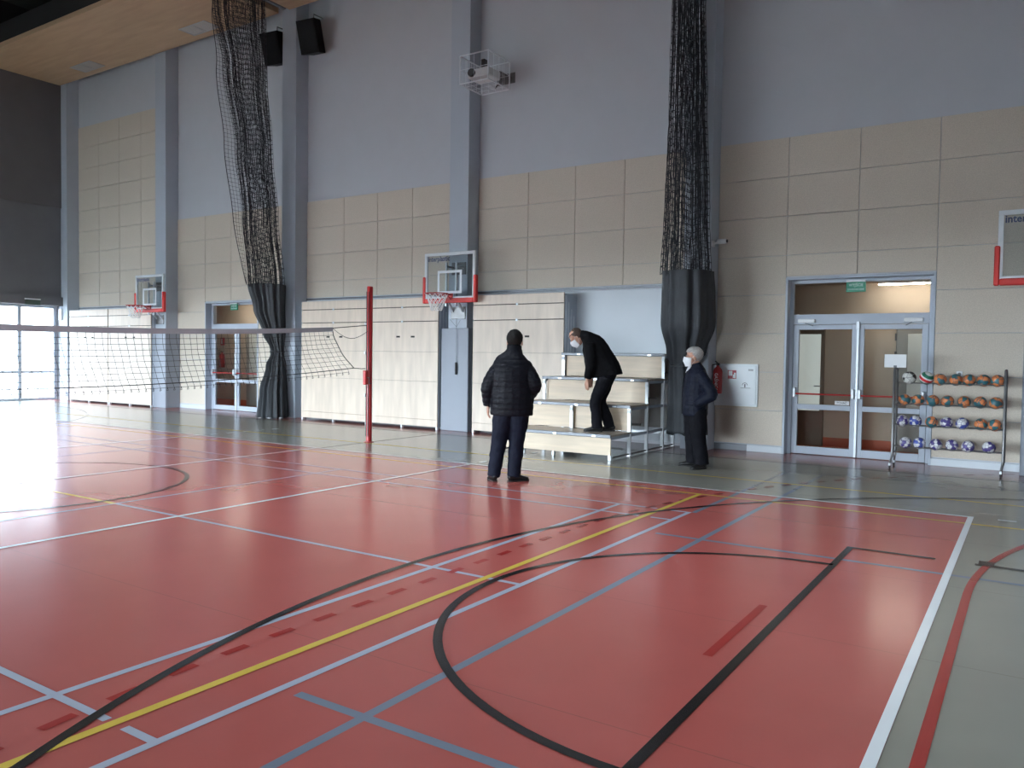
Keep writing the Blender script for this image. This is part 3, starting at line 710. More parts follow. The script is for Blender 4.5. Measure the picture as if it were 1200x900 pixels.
# ------------------------------------------------------------------ gathered dividing curtains
def interp(tab, z):
    for (a, b) in zip(tab, tab[1:]):
        if a[0] <= z <= b[0]:
            k = (z-a[0])/(b[0]-a[0]); k = k*k*(3-2*k)
            return [p+(q-p)*k for p, q in zip(a[1:], b[1:])]
    return tab[-1][1:] if z > tab[-1][0] else tab[0][1:]
def curtain(label, x, cloth, net, ruf, seed, flap):
    t = thing('divider_curtain', label, 'curtain', (x, 0, 0)); rnd = random.Random(seed)
    # cloth: table of z, centre x, centre y, half width x, half width y, fold depth
    n = 150; zs = []; z = cloth[0][0]
    while z < cloth[-1][0]-.001: zs.append(z); z += .05
    zs.append(cloth[-1][0])
    ph = [rnd.uniform(0, 6.28) for _ in range(4)]
    vs = []; fs = []
    for z in zs:
        cx, cy, hx_, hy_, dp = interp(cloth, z)
        for k in range(n):
            a = 2*PI*k/n
            w_ = math.sin(ruf*a+ph[0]+.5*math.sin(3*a+ph[3])+.15*z)*.6+math.sin((ruf*1.7)*a//1*0+ (ruf+5)*a+ph[1]-.3*z)*.4
            r = 1+dp*w_
            vs.append((cx+hx_*r*math.cos(a), cy+hy_*r*math.sin(a), z+.02*math.sin(7*a+ph[2])*(1 if z == zs[0] else 0)))
    for i in range(len(zs)-1):
        for k in range(n): fs.append((i*n+k, i*n+(k+1) % n, (i+1)*n+(k+1) % n, (i+1)*n+k))
    o = MB().add(vs, fs).build('drape', 'drape_cloth', t, True)
    md = o.modifiers.new('thickness', 'SOLIDIFY'); md.thickness = .006
    # netting above
    for ring, (sc, nc) in enumerate(((1.0, 76), (.62, 44))):
        zz = []; z = net[0][0]
        while z < net[-1][0]: zz.append(z); z += .105
        G = []
        for q, z in enumerate(zz):
            cx, cy, hx_, hy_, dp = interp(net, z); row = []
            for k in range(nc):
                a = 2*PI*k/nc
                r = sc*(1+dp*(.6*math.sin((ruf+2)*a+ph[1]+.25*z+ring)+.4*math.sin((2*ruf+3)*a+ph[2]-.2*z)))
                row.append(Vector((cx+hx_*r*math.cos(a)+rnd.uniform(-.006, .006), cy+hy_*r*math.sin(a)+rnd.uniform(-.006, .006), z+rnd.uniform(-.012, .012)+.03*math.sin(5*a+ph[0]))))
            G.append(row)
        ed = []
        for q in range(len(zz)):
            for k in range(nc):
                if q+1 < len(zz): ed.append((G[q][k], G[q+1][k]))
                ed.append((G[q][k], G[q][(k+1) % nc]))
        MB().strands(ed, .0046).build('netting', 'net_dark', t)
    if flap:                       # loose selvedge hanging free of the bundle
        ed = []; F = []
        z = net[0][0]
        while z < net[-1][0]:
            cx, cy, hx_, hy_, dp = interp(net, z); kk = (z-net[0][0])/(net[-1][0]-net[0][0])
            b = flap*math.sin(PI*min(1, kk*1.05))**.7
            F.append([Vector((cx-hx_*.7-b*.4*c, cy-hy_*.9-b*c, z+.02*c)) for c in (0, .33, .66, 1)]); z += .085
        for i in range(len(F)):
            for c in range(4):
                if i+1 < len(F): ed.append((F[i][c], F[i+1][c]))
                if c < 3: ed.append((F[i][c], F[i][c+1]))
        MB().strands(ed, .0034).build('selvedge', 'net_dark', t)
        MB().tube([f[3] for f in F], .008, 5).build('edge_cord', 'net_dark', t)
    return t
SQ = math.sin
# left curtain leans from a rail out over the floor; built around x = -14.6
cl = curtain('leaning dark net curtain with its grey drape tied at the waist', -14.58,
    [(.022, .02, 12.24, .34, .30, .16), (.6, .02, 12.26, .28, .27, .18), (1.2, .03, 12.33, .19, .20, .2), (1.48, .03, 12.37, .135, .14, .14),
     (1.56, .03, 12.37, .135, .14, .14), (1.95, .0, 12.30, .22, .22, .2), (2.5, -.03, 12.19, .32, .30, .17), (3.04, -.03, 12.12, .40, .36, .13)],
    [(3.0, -.03, 12.10, .38, .36, .13), (4.5, -.02, 11.92, .30, .38, .15), (6.0, -.01, 11.74, .22, .42, .17), (7.6, 0, 11.52, .14, .52, .17), (8.8, 0, 11.36, .10, .64, .14), (9.34, 0, 11.33, .06, .66, .05)],
    13, 3, .22)
MB().tube([(.03+.15*math.cos(k*PI/10), 12.37+.155*math.sin(k*PI/10), 1.52) for k in range(20)], .018, 6, closed=True).build('tie_band', 'drape_cloth', cl)
MB().bbox(-.05, .05, 10.2, 12.58, 9.34, 9.40, .005).build('rail', 'alu_dark', cl)
cr = curtain('straight dark net curtain with a wide grey drape behind the white-haired man', -4.72,
    [(.30, .12, 12.12, .30, .26, .16), (.8, .10, 12.14, .27, .25, .18), (1.25, .04, 12.16, .22, .21, .2), (1.40, .03, 12.16, .20, .20, .16), (1.6, .08, 12.12, .28, .26, .18),
     (2.05, .13, 12.03, .405, .38, .10), (2.5, .13, 12.02, .40, .385, .08), (2.86, .12, 12.02, .385, .385, .07)],
    [(2.82, .09, 12.02, .36, .36, .12), (3.8, .08, 12.03, .31, .36, .14), (5.5, .06, 12.04, .25, .34, .15), (7.1, .04, 12.05, .21, .33, .16), (9.34, 0, 11.9, .12, .5, .1)],
    11, 9, 0)
MB().tube([(.03+.21*math.cos(k*PI/10), 12.16+.21*math.sin(k*PI/10), 1.38) for k in range(20)], .018, 6, closed=True).build('tie_band', 'drape_cloth', cr)
# ------------------------------------------------------------------ speakers, projector, vents
def speaker(label, loc, rz, back=.25):
    t = thing('loudspeaker', label, 'speaker', loc, rz, group='black wall speakers')
    b = bmesh.new()
    m = MB(); w0, w1, d, h = .25, .17, .34, .70
    m.add([(-w0,-d/2,-h/2),(w0,-d/2,-h/2),(w1,d/2,-h/2),(-w1,d/2,-h/2),(-w0,-d/2,h/2),(w0,-d/2,h/2),(w1,d/2,h/2),(-w1,d/2,h/2)],
          [(0,3,2,1),(4,5,6,7),(0,1,5,4),(1,2,6,5),(2,3,7,6),(3,0,4,7)])
    b.free()
    tilt = Matrix.Rotation(math.radians(16), 4, 'X')
    o = m.build('cabinet', 'speaker_black', t); o.data.transform(tilt)
    g = MB().bbox(-w0+.02, w0-.02, -d/2-.012, -d/2, -h/2+.02, h/2-.02, .004).build('grille', 'speaker_grille', t); g.data.transform(tilt)
    MB().tube([(0, .05, .36), (0, .05, .52), (.0, back, .55)], .014, 8).build('bracket', 'steel', t)
speaker('black speaker hanging right of the leaning net curtain column', (-13.70, 12.60, 8.55), math.radians(8), .37)
speaker('black speaker half hidden behind the column, beside the leaning net curtain', (-14.96, 12.64, 8.55), math.radians(8), .33)
t = thing('projector_cage', 'white wire cage bolted high on the wall around the projector', 'cage', (-8.71, 12.25, 6.75))
X, Yc, Z = .315, .35, .255
cg = MB()
for x in (-X, X):
    for y in (-Yc, Yc): cg.bar((x, y, -Z), (x, y, Z), .018)
    for z in (-Z, Z): cg.bar((x, -Yc, z), (x, Yc, z), .018)
for y in (-Yc, Yc):
    for z in (-Z, Z): cg.bar((-X, y, z), (X, y, z), .018)
cg.build('frame', 'white_paint', t)
wr = MB()
for k in (1, 2, 3):
    x = -X+2*X*k/4; y = -Yc+2*Yc*k/4
    for s in (-1, 1):
        wr.tube([(x, s*Yc, -Z), (x, s*Yc, Z)], .004, 5); wr.tube([(s*X, y, -Z), (s*X, y, Z)], .004, 5)
    wr.tube([(x, -Yc, -Z), (x, Yc, -Z)], .004, 5).tube([(-X, y, -Z), (X, y, -Z)], .004, 5)
for s in (-1, 1): wr.tube([(-X, s*Yc, 0), (X, s*Yc, 0)], .004, 5).tube([(s*X, -Yc, 0), (s*X, Yc, 0)], .004, 5)
wr.build('wires', 'white_paint', t)
MB().bar((-.1, Yc, .1), (-.1, WY-12.25, .1), .05).bar((.1, Yc, .1), (.1, WY-12.25, .1), .05).bbox(-.2, .2, WY-12.25-.012, WY-12.25-.001, 0, .2, .003).build('wall_arm', 'steel', t)
t = thing('projector', 'pale grey video projector inside the wire cage', 'projector', (-8.71, 12.22, 6.73))
MB().bbox(-.24, .24, -.20, .20, -.11, .05, .02).build('body', 'projector_body', t)
MB().lathe([(.065, 0), (.075, .03), (.07, .06), (.05, .06)], (-.12, -.20, -.03), 18, 'y').build('lens', 'rubber', t, True)
MB().bbox(-.05, .05, -.06, .06, .05, .255, .01).build('ceiling_mount', 'rubber', t)
MB().tube([(.1, .2, 0), (.15, .28, -.1), (.05, .3, -.2)], .012, 6).build('cable', 'rubber', t)
for lab, x in (('pale ventilation grille in the wooden soffit beside the leaning net', -17.1), ('pale ventilation grille in the wooden soffit at the far end', -22.05), ('pale ventilation grille in the wooden soffit above the right speaker', -13.3)):
    t = thing('ceiling_grille', lab, 'vent', (x, 12.13, 9.30))
    MB().bbox(-.5, .5, -.225, -.195, -.012, .0, .002).bbox(-.5, .5, .195, .225, -.012, 0, .002).bbox(-.5, -.47, -.195, .195, -.012, 0, .002).bbox(.47, .5, -.195, .195, -.012, 0, .002).bbox(-.015, .015, -.195, .195, -.012, 0, .002).build('frame', 'vent_white', t)
    for k in range(9):
        y = -.17+k*.0425
        MB().bar((-.47, y, -.004), (.47, y, -.004), .022, .003, up=(0, .5, 1)).build('slat', 'vent_white', t)
# ------------------------------------------------------------------ ball rack
rk = thing('ball_rack', 'grey steel ball rack on castors in front of the double door', 'rack', (-.96, 12.35, 0))
HX = .66; RY = .15; SH = [1.20, .905, .61, .305]; RB = .062
for sx in (-1, 1):
    x = sx*HX; pf = []
    MB().tube([(x, -RY, .16), (x, -RY, 1.36), (x, -RY+.03, 1.395), (x, RY-.03, 1.395), (x, RY, 1.36), (x, RY, .16)], .017, 10).build('end_frame', 'steel', rk, True)
    MB().tube([(x, -RY, .22), (x, RY, .22)], .012, 8).build('end_bar', 'steel', rk, True)
    for sy in (-1, 1):
        lg = MB().tube([(x, sy*RY, .20), (x-.015, sy*(RY+.04), .10), (x-.02, sy*(RY+.055), .075)], .015, 8).build('leg', 'steel', rk, True)
        c = (x-.02, sy*(RY+.055))
        MB().bbox(c[0]-.014, c[0]+.014, c[1]-.03, c[1]+.03, .045, .085, .005).build('castor_fork', 'alu_bright', lg)
        MB().lathe([(.028, -.011), (.033, -.006), (.033, .006), (.028, .011)], (c[0], c[1], .033), 16, 'x').build('castor_wheel', 'rubber', lg, True)
    for z in SH: MB().tube([(x, -RY, z), (x, RY, z)], .008, 6).build('end_bar', 'steel', rk, True)
for z in SH:
    for y in (-RB, RB): MB().tube([(-HX, y, z), (HX, y, z)], .008, 8).build('shelf_rail', 'steel', rk, True)
t = thing('notice_card', 'blank white card standing on the left end of the ball rack', 'card', (-1.62, 12.25, 1.39))
MB().bbox(-.14, .14, -.003, .003, .022, .205, .0015).build('sheet', 'white_plastic', t); MB().bbox(-.02, .02, -.008, .008, .021, .05, .002).build('clip', 'alu_dark', t)
ROWS = [([240, 350, 440, 537, 620, 708, 792], 'SVOOOOO'), ([213, 300, 397, 490, 595, 692, 787], 'OOOOOOO'),
        ([190, 287, 393, 488, 588, 700, 785], 'PBOPBOO'), ([228, 318, 427, 527, 628, 753], 'PBPPPP')]
ORD = ['first', 'second', 'third', 'fourth', 'fifth', 'sixth', 'last']; SHN = ['top', 'second', 'third', 'bottom']
KIND = dict(S=('football', 'white and black football', 'ball_soccer', .090), V=('volleyball', 'red, white and green volleyball', 'ball_volley', .091),
            O=('handball', 'orange and teal handball', 'ball_orange', .081), P=('handball', 'white and purple handball', 'ball_purple', .081), B=('handball', 'white and blue handball', 'ball_blue', .081))
BM = {}
for r, (xs, ks) in enumerate(ROWS):
    for i, (px, k) in enumerate(zip(xs, ks)):
        nm, lab, m, rad = KIND[k]
        if k not in BM:
            s = MB(); n, q = 28, 16; pr = []
            for j in range(q+1):
                a = PI*j/q; pr.append((max(.0005, rad*math.sin(a)), -rad*math.cos(a)))
            s.lathe(pr, n=n); BM[k] = s.mesh(nm, m, True)
        o = bpy.data.objects.new(nm, BM[k]); COL.objects.link(o)
        X = -1.62+(px-150)*(1.32/692)
        X = min(X, -.30-.015-rad) ; X = max(X, -1.60+rad)
        o.location = (X, 12.35+(.018 if i % 2 else -.018), SH[r]+.008+math.sqrt(max(0, rad*rad-RB*RB))-.003)
        o.rotation_euler = (random.uniform(0, 6), random.uniform(0, 6), random.uniform(0, 6)) if k != 'V' else (.5, .3, .4)
        pos = ORD[i] if i < len(xs)-1 else 'last'
        tag(o, '%s, %s from left on the %s shelf of the rack' % (lab, pos, SHN[r]), 'ball', 'balls on the rack')

# ------------------------------------------------------------------ people
from mathutils import noise as mnoise
def catmull(P, sub):
    out = []
    for i in range(len(P)-1):
        p0 = P[max(i-1, 0)]; p1 = P[i]; p2 = P[i+1]; p3 = P[min(i+2, len(P)-1)]
        for k in range(sub):
            t = k/sub
            out.append([.5*((2*b)+(-a+c)*t+(2*a-5*b+4*c-d)*t*t+(-a+3*b-3*c+d)*t**3) for a, b, c, d in zip(p0, p1, p2, p3)])
    out.append(list(P[-1])); return out
def loft(mb, secs, ref=(0, 1, 0), sub=4, n=18, capk=.35):
    """secs: (x, y, z, r_ref, r_side); rings follow the path, r_ref is measured along ref"""
    S = catmull(secs, sub); pts = [Vector(q[:3]) for q in S]; m = len(S); ref = Vector(ref); vs = []; fs = []
    for i, q in enumerate(S):
        t = (pts[min(i+1, m-1)]-pts[max(i-1, 0)]).normalized()
        e1 = (ref-t*ref.dot(t)); e1 = e1.normalized() if e1.length > 1e-4 else t.orthogonal().normalized(); e2 = t.cross(e1)
        vs += [pts[i]+e1*max(.002, q[3])*math.cos(2*PI*k/n)+e2*max(.002, q[4])*math.sin(2*PI*k/n) for k in range(n)]
    for i in range(m-1):
        for k in range(n): fs.append((i*n+k, i*n+(k+1) % n, (i+1)*n+(k+1) % n, (i+1)*n+k))
    t0 = (pts[0]-pts[1]).normalized(); t1 = (pts[-1]-pts[-2]).normalized()
    a = len(vs); vs += [pts[0]+t0*min(S[0][3:5])*capk, pts[-1]+t1*min(S[-1][3:5])*capk]
    for k in range(n): fs += [(a, (k+1) % n, k), (a+1, (m-1)*n+k, (m-1)*n+(k+1) % n)]
    return mb.add(vs, fs)
def ball(mb, c, r, M=None, n=16, q=10):
    vs = []; fs = []
    for j in range(q+1):
        a = PI*j/q
        for k in range(n):
            b = 2*PI*k/n; p = Vector((r[0]*math.sin(a)*math.cos(b), r[1]*math.sin(a)*math.sin(b), -r[2]*math.cos(a)))+Vector(c)
            vs.append(M @ p if M else p)
    for j in range(q):
        for k in range(n): fs.append((j*n+k, j*n+(k+1) % n, (j+1)*n+(k+1) % n, (j+1)*n+k))
    return mb.add(vs, fs)
def remesh(mb, name, m, parent, voxel=.008, smooth=3, fn=None):
    me = bpy.data.meshes.new(name); me.from_pydata(mb.v, [], mb.f); me.update()
    bm = bmesh.new(); bm.from_mesh(me); bmesh.ops.remove_doubles(bm, verts=bm.verts, dist=1e-5); bmesh.ops.recalc_face_normals(bm, faces=bm.faces); bm.to_mesh(me); bm.free()
    o = bpy.data.objects.new(name, me); COL.objects.link(o)
    r = o.modifiers.new('r', 'REMESH'); r.mode = 'VOXEL'; r.voxel_size = voxel; r.use_smooth_shade = True
    if smooth: sm = o.modifiers.new('s', 'SMOOTH'); sm.factor = .5; sm.iterations = smooth
    bpy.context.view_layer.update()
    me2 = bpy.data.meshes.new_from_object(o.evaluated_get(bpy.context.evaluated_depsgraph_get()))
    bpy.data.objects.remove(o); bpy.data.meshes.remove(me)
    me2.name = name; me2.materials.clear(); me2.materials.append(MATS[m])
    if fn:
        ns = [v.normal.copy() for v in me2.vertices]
        for v, nn in zip(me2.vertices, ns): v.co += nn*fn(v.co, nn)
    me2.polygons.foreach_set('use_smooth', [True]*len(me2.polygons)); me2.update()
    o2 = bpy.data.objects.new(name, me2); COL.objects.link(o2); o2.parent = parent
    return o2
def hand(mb, wrist, d, palm, side, curl=.35, L=1.0):
    """wrist point, finger direction, palm normal, thumb side direction"""
    w = Vector(wrist); d = Vector(d).normalized(); p = Vector(palm); p = (p-d*p.dot(d)).normalized(); s = d.cross(p); 
    if s.dot(Vector(side)) < 0: s = -s
    loft(mb, [(*(w-d*.02), .026, .022), (*(w+d*.02*L), .033, .018), (*(w+d*.055*L), .041, .016), (*(w+d*.088*L), .040, .014)], ref=s, sub=3, n=12)
    for i, (o, ln) in enumerate(((.031, .070), (.011, .079), (-.010, .073), (-.030, .057))):
        q = w+d*.085*L+s*o; dr = (d+s*o*2.2).normalized(); ch = [q-d*.015]; a = curl*.5
        ch.append(q)
        for sg in (.45, .32, .26):
            dd = (dr*math.cos(a)+p*math.sin(a)).normalized(); q = q+dd*ln*sg*L; ch.append(q); a += curl
        loft(mb, [(*c, r, r) for c, r in zip(ch, (.009, .0092, .0086, .0078, .0066))], ref=s, sub=2, n=8, capk=.8)
    q = w+d*.025*L+s*.030; ch = [q]
    for sg, a in ((.036, .85), (.030, .55), (.024, .35)):
        q = q+(d*math.cos(a)+s*math.sin(a)+p*.35).normalized()*sg*L; ch.append(q)
    loft(mb, [(*c, r, r) for c, r in zip(ch, (.013, .0115, .0098, .0078))], ref=p, sub=2, n=8, capk=.8)
def arm(mb, sh, el, wr, r):
    sh, el, wr = Vector(sh), Vector(el), Vector(wr)
    mid = sh.lerp(el, .5); m2 = el.lerp(wr, .4)
    loft(mb, [(*sh, r[0], r[0]), (*mid, r[1], r[1]), (*el, r[2], r[2]), (*m2, r[3], r[3]), (*wr, r[4], r[4])], ref=(1, .3, .2), sub=4, n=14)
def person(name, label, loc, rz, J):
    t = thing(name, label, 'person', loc, rz)
    HM = Matrix.Translation(J['head']) @ Euler(J['head_rot'], 'XYZ').to_matrix().to_4x4() @ Matrix.Scale(J.get('head_scale', 1), 4)
    # ---- body: one continuous surface
    b = MB()
    tor = J['torso']; loft(b, [(x, y, z, max(.03, ry-.04), max(.03, rx-.04)) for x, y, z, rx, ry in tor[1:]])
    nk = Vector(tor[-1][:3])-(Vector(tor[-1][:3])-Vector(tor[-2][:3]))*.3; hb = HM @ Vector((0, -.015, -.05))
    loft(b, [(*nk, .066, .07), (*nk.lerp(hb, .5), .06, .06), (*hb, .062, .06)])
    for s in 'LR':
        arm(b, J['sh'+s], J['el'+s], J['wr'+s], (.055, .05, .041, .038, .027))
        hip, kn, an = (Vector(J[k+s]) for k in ('hip', 'kn', 'an'))
        loft(b, [(*hip, .085, .085), (*hip.lerp(kn, .5), .075, .075), (*kn, .052, .052), (*kn.lerp(an, .35), .052, .05), (*an, .036, .036)], sub=4, n=14)
        fd = Vector((*J['toe'+s], 0)).normalized(); an2 = Vector((an.x, an.y, .05))
        loft(b, [(*(an2-fd*.04), .03, .03), (*(an2+fd*.05+Vector((0,0,-.005))), .03, .036), (*(an2+fd*.14+Vector((0,0,-.02))), .02, .035)], ref=(0,0,1), sub=3, n=12)
        hand(b, J['wr'+s], J['hd'+s], J['pn'+s], J['ts'+s], J.get('curl', .35))
    ball(b, (0, -.012, .036), (.074, .095, .083), HM); ball(b, (0, .022, -.045), (.058, .068, .075), HM); ball(b, (0, .058, -.092), (.026, .024, .022), HM)
    ball(b, (0, .070, .014), (.05, .02, .016), HM); ball(b, (0, .083, -.060), (.026, .013, .014), HM)
    for sx in (-1, 1): ball(b, (sx*.075, -.005, -.012), (.010, .02, .031), HM); ball(b, (sx*.036, .062, -.028), (.022, .018, .018), HM)
    nm = MB(); loft(nm, [(0, .082, .012, .010, .008), (0, .098, -.012, .013, .011), (0, .106, -.030, .014, .016), (0, .088, -.040, .010, .012)], ref=(0, 1, 0), sub=3, n=10)
    b.add([HM @ Vector(v) for v in nm.v], nm.f)
    body = remesh(b, 'body', 'skin', t, .0065, 2)
    for sx in (-1, 1):
        e = MB(); ball(e, (sx*.033, .076, -.004), (.012, .010, .008), HM, 12, 8); eo = e.build('eye', 'eye_white', t, True)
        e = MB(); ball(e, (sx*.033, .0845, -.004), (.005, .003, .005), HM, 10, 6); e.build('iris', 'eye_dark', eo, True)
        e = MB(); eb = [HM @ Vector((sx*(.014+.038*k/5), .090-.012*(k/5)**2, .022+.006*math.sin(k/5*PI))) for k in range(6)]; e.tube(eb, .0042, 6).build('eyebrow', J['hair'], t, True)
    # ---- hair
    h = MB(); n, q = 40, 26; vs = []; fs = []; bald = J.get('bald', 0); hs = J.get('hair_scale', 1)
    for j in range(q+1):
        a = PI*j/q
        for k in range(n):
            c = 2*PI*k/n; d = Vector((math.sin(a)*math.cos(c), math.sin(a)*math.sin(c), -math.cos(a)))
            p = Vector((d.x*.084*hs, d.y*.106*hs-.014, d.z*.094*hs+.036)); hl = J.get('hairline', .055)
            lim = hl if p.y > .03 else (hl+(p.y-.03)*2.6 if p.y > -.02 else -.075)
            inside = p.z < lim or (p.z < -.055)
            if bald and p.z > .085 and p.y > -.03: inside = True
            kk = .80 if inside else 1+.045*mnoise.noise(d*5)+.03*mnoise.noise(d*14)
            p = Vector((p.x*kk, (p.y+.014)*kk-.014, (p.z-.036)*kk+.036)); vs.append(HM @ p)
    for j in range(q):
        for k in range(n): fs.append((j*n+k, j*n+(k+1) % n, (j+1)*n+(k+1) % n, (j+1)*n+k))
    h.add(vs, fs).build('hair', J['hair'], t, True)
    # ---- mask
    if J.get('mask'):
        g = MB(); U, V = 15, 9; vs = []; fs = []
        for iv in range(V):
            v = iv/(V-1); z = -.112+v*.108
            for iu in range(U):
                u = iu/(U-1)*2-1; a = u*1.35; wv = 1-abs(v-.5)*2
                bul = .012+.024*wv*(1-u*u)
                x = math.sin(a)*(.066+bul*.25-.014*(1-v)); y = .022+math.cos(a)*(.064+bul)+(.014*(1-abs(u))**2 if v > .6 else 0)
                vs.append(HM @ Vector((x, y, z+(.016*(1-abs(u))**2 if v > .7 else 0))))
        for iv in range(V-1):
            for iu in range(U-1): fs.append((iv*U+iu, iv*U+iu+1, (iv+1)*U+iu+1, (iv+1)*U+iu))
        mo = g.add(vs, fs).build('face_mask', 'mask_white', t, True); sd = mo.modifiers.new('thickness', 'SOLIDIFY'); sd.thickness = .003
        for sx in (-1, 1):
            lp = [HM @ Vector(q_) for q_ in ((sx*.064, .036, -.02), (sx*.078, .01, .018), (sx*.085, -.018, .0), (sx*.078, -.005, -.045), (sx*.062, .034, -.085))]
            MB().tube(lp, .0018, 5).build('ear_loop', 'mask_white', mo, True)
    # ---- trousers
    p = MB(); hc = (Vector(J['hipL'])+Vector(J['hipR']))/2; up = J['pelvis_up']
    loft(p, [(*(hc+Vector((0, 0, -.06))), .115, .15), (*(hc+Vector((0, 0, .03))), J['pel'][1], J['pel'][0]), (*(hc+Vector(up)*.14), J['pel'][1]-.01, J['pel'][0]-.01)])
    tr = J['tr']
    for s in 'LR':
        hip, kn, an = (Vector(J[k+s]) for k in ('hip', 'kn', 'an')); lo = an+Vector((0, 0, -.035))
        loft(p, [(*hip, tr[0], tr[0]), (*hip.lerp(kn, .5), tr[1], tr[1]), (*kn, tr[2], tr[2]), (*kn.lerp(an, .5), tr[3], tr[3]), (*lo, tr[4]+.008, tr[4])], sub=4, n=16, capk=.05)
    def wrk(k1, amp):
        return lambda c, nn: amp*(mnoise.noise(Vector((c.x*9, c.y*9, c.z*k1)))+.5*mnoise.noise(Vector((c.x*22, c.y*22, c.z*2*k1))))
    remesh(p, 'trousers', J['trm'], t, .010, 5, wrk(13, .007))
    # ---- jacket
    j = MB(); loft(j, [(x, y, z, ry, rx) for x, y, z, rx, ry in tor], capk=.05)
    for s in 'LR':
        wr = Vector(J['wr'+s]); el = Vector(J['el'+s]); cuff = wr+(wr-el).normalized()*J.get('cuff', -.01)
        arm(j, J['sh'+s], el, cuff, J['sl'])
    q = J.get('quilt', 0)
    base = wrk(11, J.get('wr_amp', .006))
    fn = (lambda c, nn: base(c, nn)*.6+q*(abs(math.sin(PI*(c.z+.25*abs(c.x)*0)/.066))**.45-.6)) if q else base
    remesh(j, 'jacket', J['jm'], t, .008 if q else .010, 3 if q else 5, fn)
    for nm_, mt, secs, ref in J.get('extra', []):
        e = MB(); loft(e, secs, ref=ref, sub=4, n=16); e.build(nm_, mt, t, True)
    # ---- shoes
    for s in 'LR':
        an = Vector(J['an'+s]); fd = Vector((*J['toe'+s], 0)).normalized(); z0 = J.get('z0', 0); o = Vector((an.x, an.y, z0))
        sh = MB(); H = Vector((0, 0, 1))
        loft(sh, [(*(o-fd*.075+H*.045), .030, .026), (*(o-fd*.05+H*.055), .042, .038), (*(o+fd*.0+H*.06), .046, .042), (*(o+fd*.06+H*.048), .036, .046), (*(o+fd*.13+H*.036), .026, .048), (*(o+fd*.18+H*.030), .018, .036), (*(o+fd*.2+H*.026), .01, .02)], ref=(0, 0, 1), sub=3, n=16)
        loft(sh, [(*(o-fd*.02+H*.06), .044, .044), (*(o-fd*.02+H*.11), .046, .046)], ref=fd, sub=2, n=14)
        so_ = remesh(sh, 'shoe', 'shoe_black', t, .007, 2)
        for v in so_.data.vertices: v.co.z = max(v.co.z, z0+.012)
        ring = []
        sd = Vector((-fd.y, fd.x, 0))
        for a, wd in ((-.078, .022), (-.05, .036), (0, .040), (.06, .046), (.12, .050), (.17, .042), (.205, .02)): ring.append((a, wd))
        out = [o+fd*a+sd*wd for a, wd in ring]+[o+fd*a-sd*wd for a, wd in reversed(ring)]
        m_ = len(out); MB().add([v+H*.001 for v in out]+[v+H*.018 for v in out], [tuple(range(m_))[::-1], tuple(range(m_, 2*m_))]+[(i, (i+1) % m_, m_+(i+1) % m_, m_+i) for i in range(m_)]).build('sole', 'shoe_sole', so_)
    return t
# man seen from behind
person('person', 'man from behind in a black quilted jacket and navy trousers', (-5.21, 7.93, 0), math.radians(33.2), dict(
    head=(.045, .02, 1.665), head_rot=(-.05, 0, -.12), head_scale=1.16, hair='hair_black', hairline=.05,
    torso=[(.02, 0, .79, .255, .185), (.02, 0, .90, .262, .195), (.02, 0, 1.08, .258, .20), (.02, -.01, 1.25, .25, .195), (.02, -.015, 1.38, .235, .17), (.025, -.01, 1.46, .195, .135), (.035, .0, 1.53, .115, .10), (.04, .005, 1.585, .09, .09), (.043, .01, 1.625, .085, .09)],
    shL=(-.11, 0, 1.40), elL=(-.262, -.03, 1.13), wrL=(-.265, .03, .90), hdL=(.0, .05, -1), pnL=(1, .2, 0), tsL=(0, 1, 0),
    shR=(.15, 0, 1.40), elR=(.285, -.07, 1.16), wrR=(.23, .16, 1.0), hdR=(-.6, .6, -.1), pnR=(-.5, -.6, -.3), tsR=(0, 0, 1),
    hipL=(-.065, 0, .90), knL=(-.125, .02, .48), anL=(-.185, 0, .09), toeL=(-.25, 1), hipR=(.115, 0, .90), knR=(.085, .03, .48), anR=(.055, -.02, .09), toeR=(.85, .5),
    pelvis_up=(0, 0, 1), pel=(.205, .155), tr=(.125, .118, .095, .088, .078), trm='trousers_navy', jm='jacket_black', sl=(.085, .100, .088, .080, .062), quilt=.0065, wr_amp=.008))
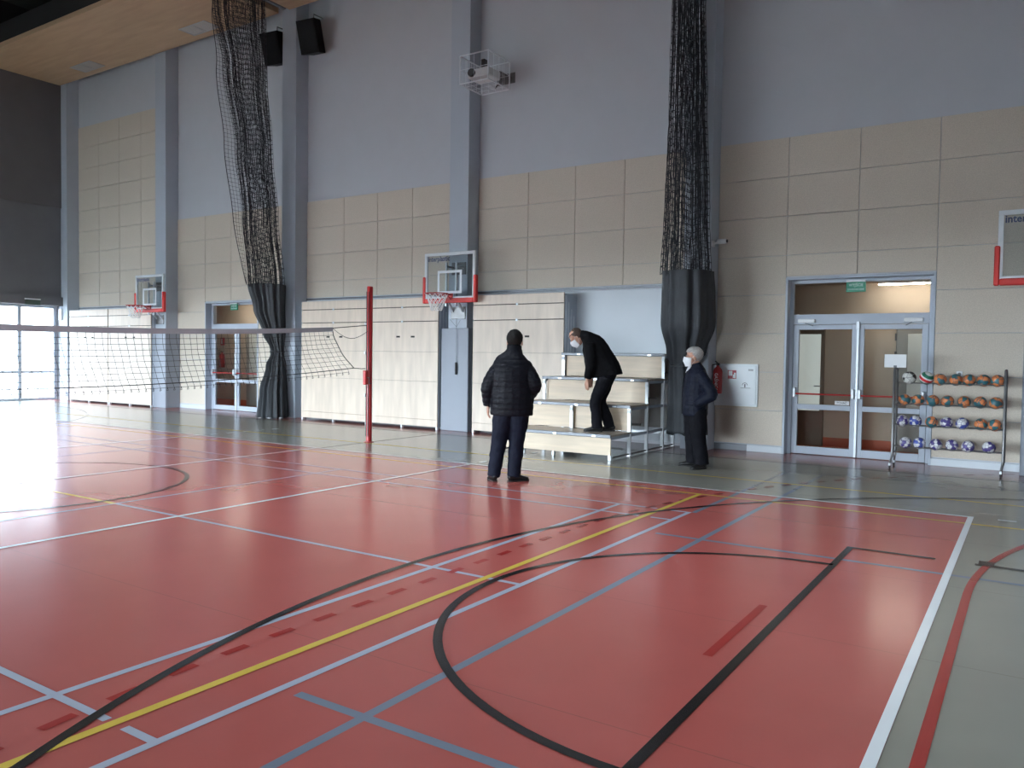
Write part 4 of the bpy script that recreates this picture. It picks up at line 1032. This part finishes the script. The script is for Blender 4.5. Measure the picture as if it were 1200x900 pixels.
# man bending over on the bleacher
person('person', 'bending man in a black blazer and white mask on the bleacher step', (-5.50, 10.86, .37), math.radians(112), dict(
    head=(-.01, .375, 1.425), head_scale=1.08, head_rot=(-.80, 0, .05), hair='hair_brown', hairline=.075, bald=1, mask=True,
    torso=[(0, -.045, .84, .195, .30), (0, -.02, .98, .205, .265), (0, .05, 1.16, .215, .22), (0, .12, 1.31, .215, .185), (0, .195, 1.405, .17, .12), (0, .26, 1.445, .11, .09), (0, .315, 1.455, .08, .08)],
    shL=(-.175, .15, 1.32), elL=(-.225, .13, 1.02), wrL=(-.20, .18, .78), hdL=(.05, .06, -1), pnL=(.7, -.7, 0), tsL=(.5, .8, 0),
    shR=(.175, .15, 1.32), elR=(.225, .12, 1.03), wrR=(.19, .16, .80), hdR=(-.1, .1, -1), pnR=(-.8, -.5, 0), tsR=(-.4, .8, 0),
    hipL=(-.085, -.09, .84), knL=(-.09, .065, .46), anL=(-.085, .03, .09), toeL=(0, 1), hipR=(.085, -.10, .84), knR=(.085, .0, .46), anR=(.085, -.15, .09), toeR=(.1, 1),
    pelvis_up=(0, .1, 1), pel=(.18, .15), tr=(.118, .105, .085, .082, .076), trm='trousers_black', jm='blazer_black', sl=(.092, .085, .075, .068, .058), wr_amp=.006, cuff=-.03,
    extra=[('shirt_collar', 'shirt_white', [(0, .30, 1.425, .06, .056), (0, .345, 1.43, .066, .06)], (0, 1, 0))]))
# white-haired man
person('person', 'white-haired man in a navy jacket and white mask before the grey drape', (-3.87, 10.50, 0), math.radians(128), dict(
    head=(.0, .035, 1.515), head_rot=(-.03, 0, -.10), head_scale=1.10, hair='hair_grey', hairline=.06, hair_scale=1.05, mask=True,
    torso=[(0, 0, .72, .215, .165), (0, 0, .85, .222, .17), (0, 0, 1.02, .222, .17), (0, -.005, 1.17, .22, .16), (0, -.01, 1.27, .205, .145), (0, -.01, 1.345, .165, .115), (0, .0, 1.40, .095, .085), (0, .01, 1.435, .074, .076)],
    shL=(-.14, -.01, 1.29), elL=(-.285, -.14, 1.02), wrL=(-.185, .035, .88), hdL=(.35, .2, -.9), pnL=(.8, -.5, 0), tsL=(0, .5, .8),
    shR=(.14, -.01, 1.29), elR=(.27, -.05, 1.02), wrR=(.185, .03, .86), hdR=(-.35, .2, -.9), pnR=(-.8, -.5, 0), tsR=(0, .5, .8),
    hipL=(-.095, -.01, .82), knL=(-.115, -.02, .45), anL=(-.135, -.07, .09), toeL=(-.5, .87), hipR=(.095, -.01, .82), knR=(.095, .0, .45), anR=(.085, -.02, .09), toeR=(.5, .87),
    pelvis_up=(0, 0, 1), pel=(.175, .145), tr=(.125, .12, .105, .098, .090), trm='trousers_black', jm='jacket_navy', sl=(.08, .09, .080, .074, .066), wr_amp=.007, cuff=.0, quilt=.004,
    extra=[('sweater', 'sweater_dark', [(.03, .05, .74, .125, .055), (.03, .05, 1.0, .128, .055), (.03, .045, 1.2, .118, .05), (.02, .05, 1.33, .075, .04)], (0, 1, 0)),
           ('shirt_collar', 'shirt_white', [(.025, .085, 1.30, .052, .018), (.015, .075, 1.36, .035, .035), (0, .04, 1.42, .055, .058)], (0, 1, 0))]))
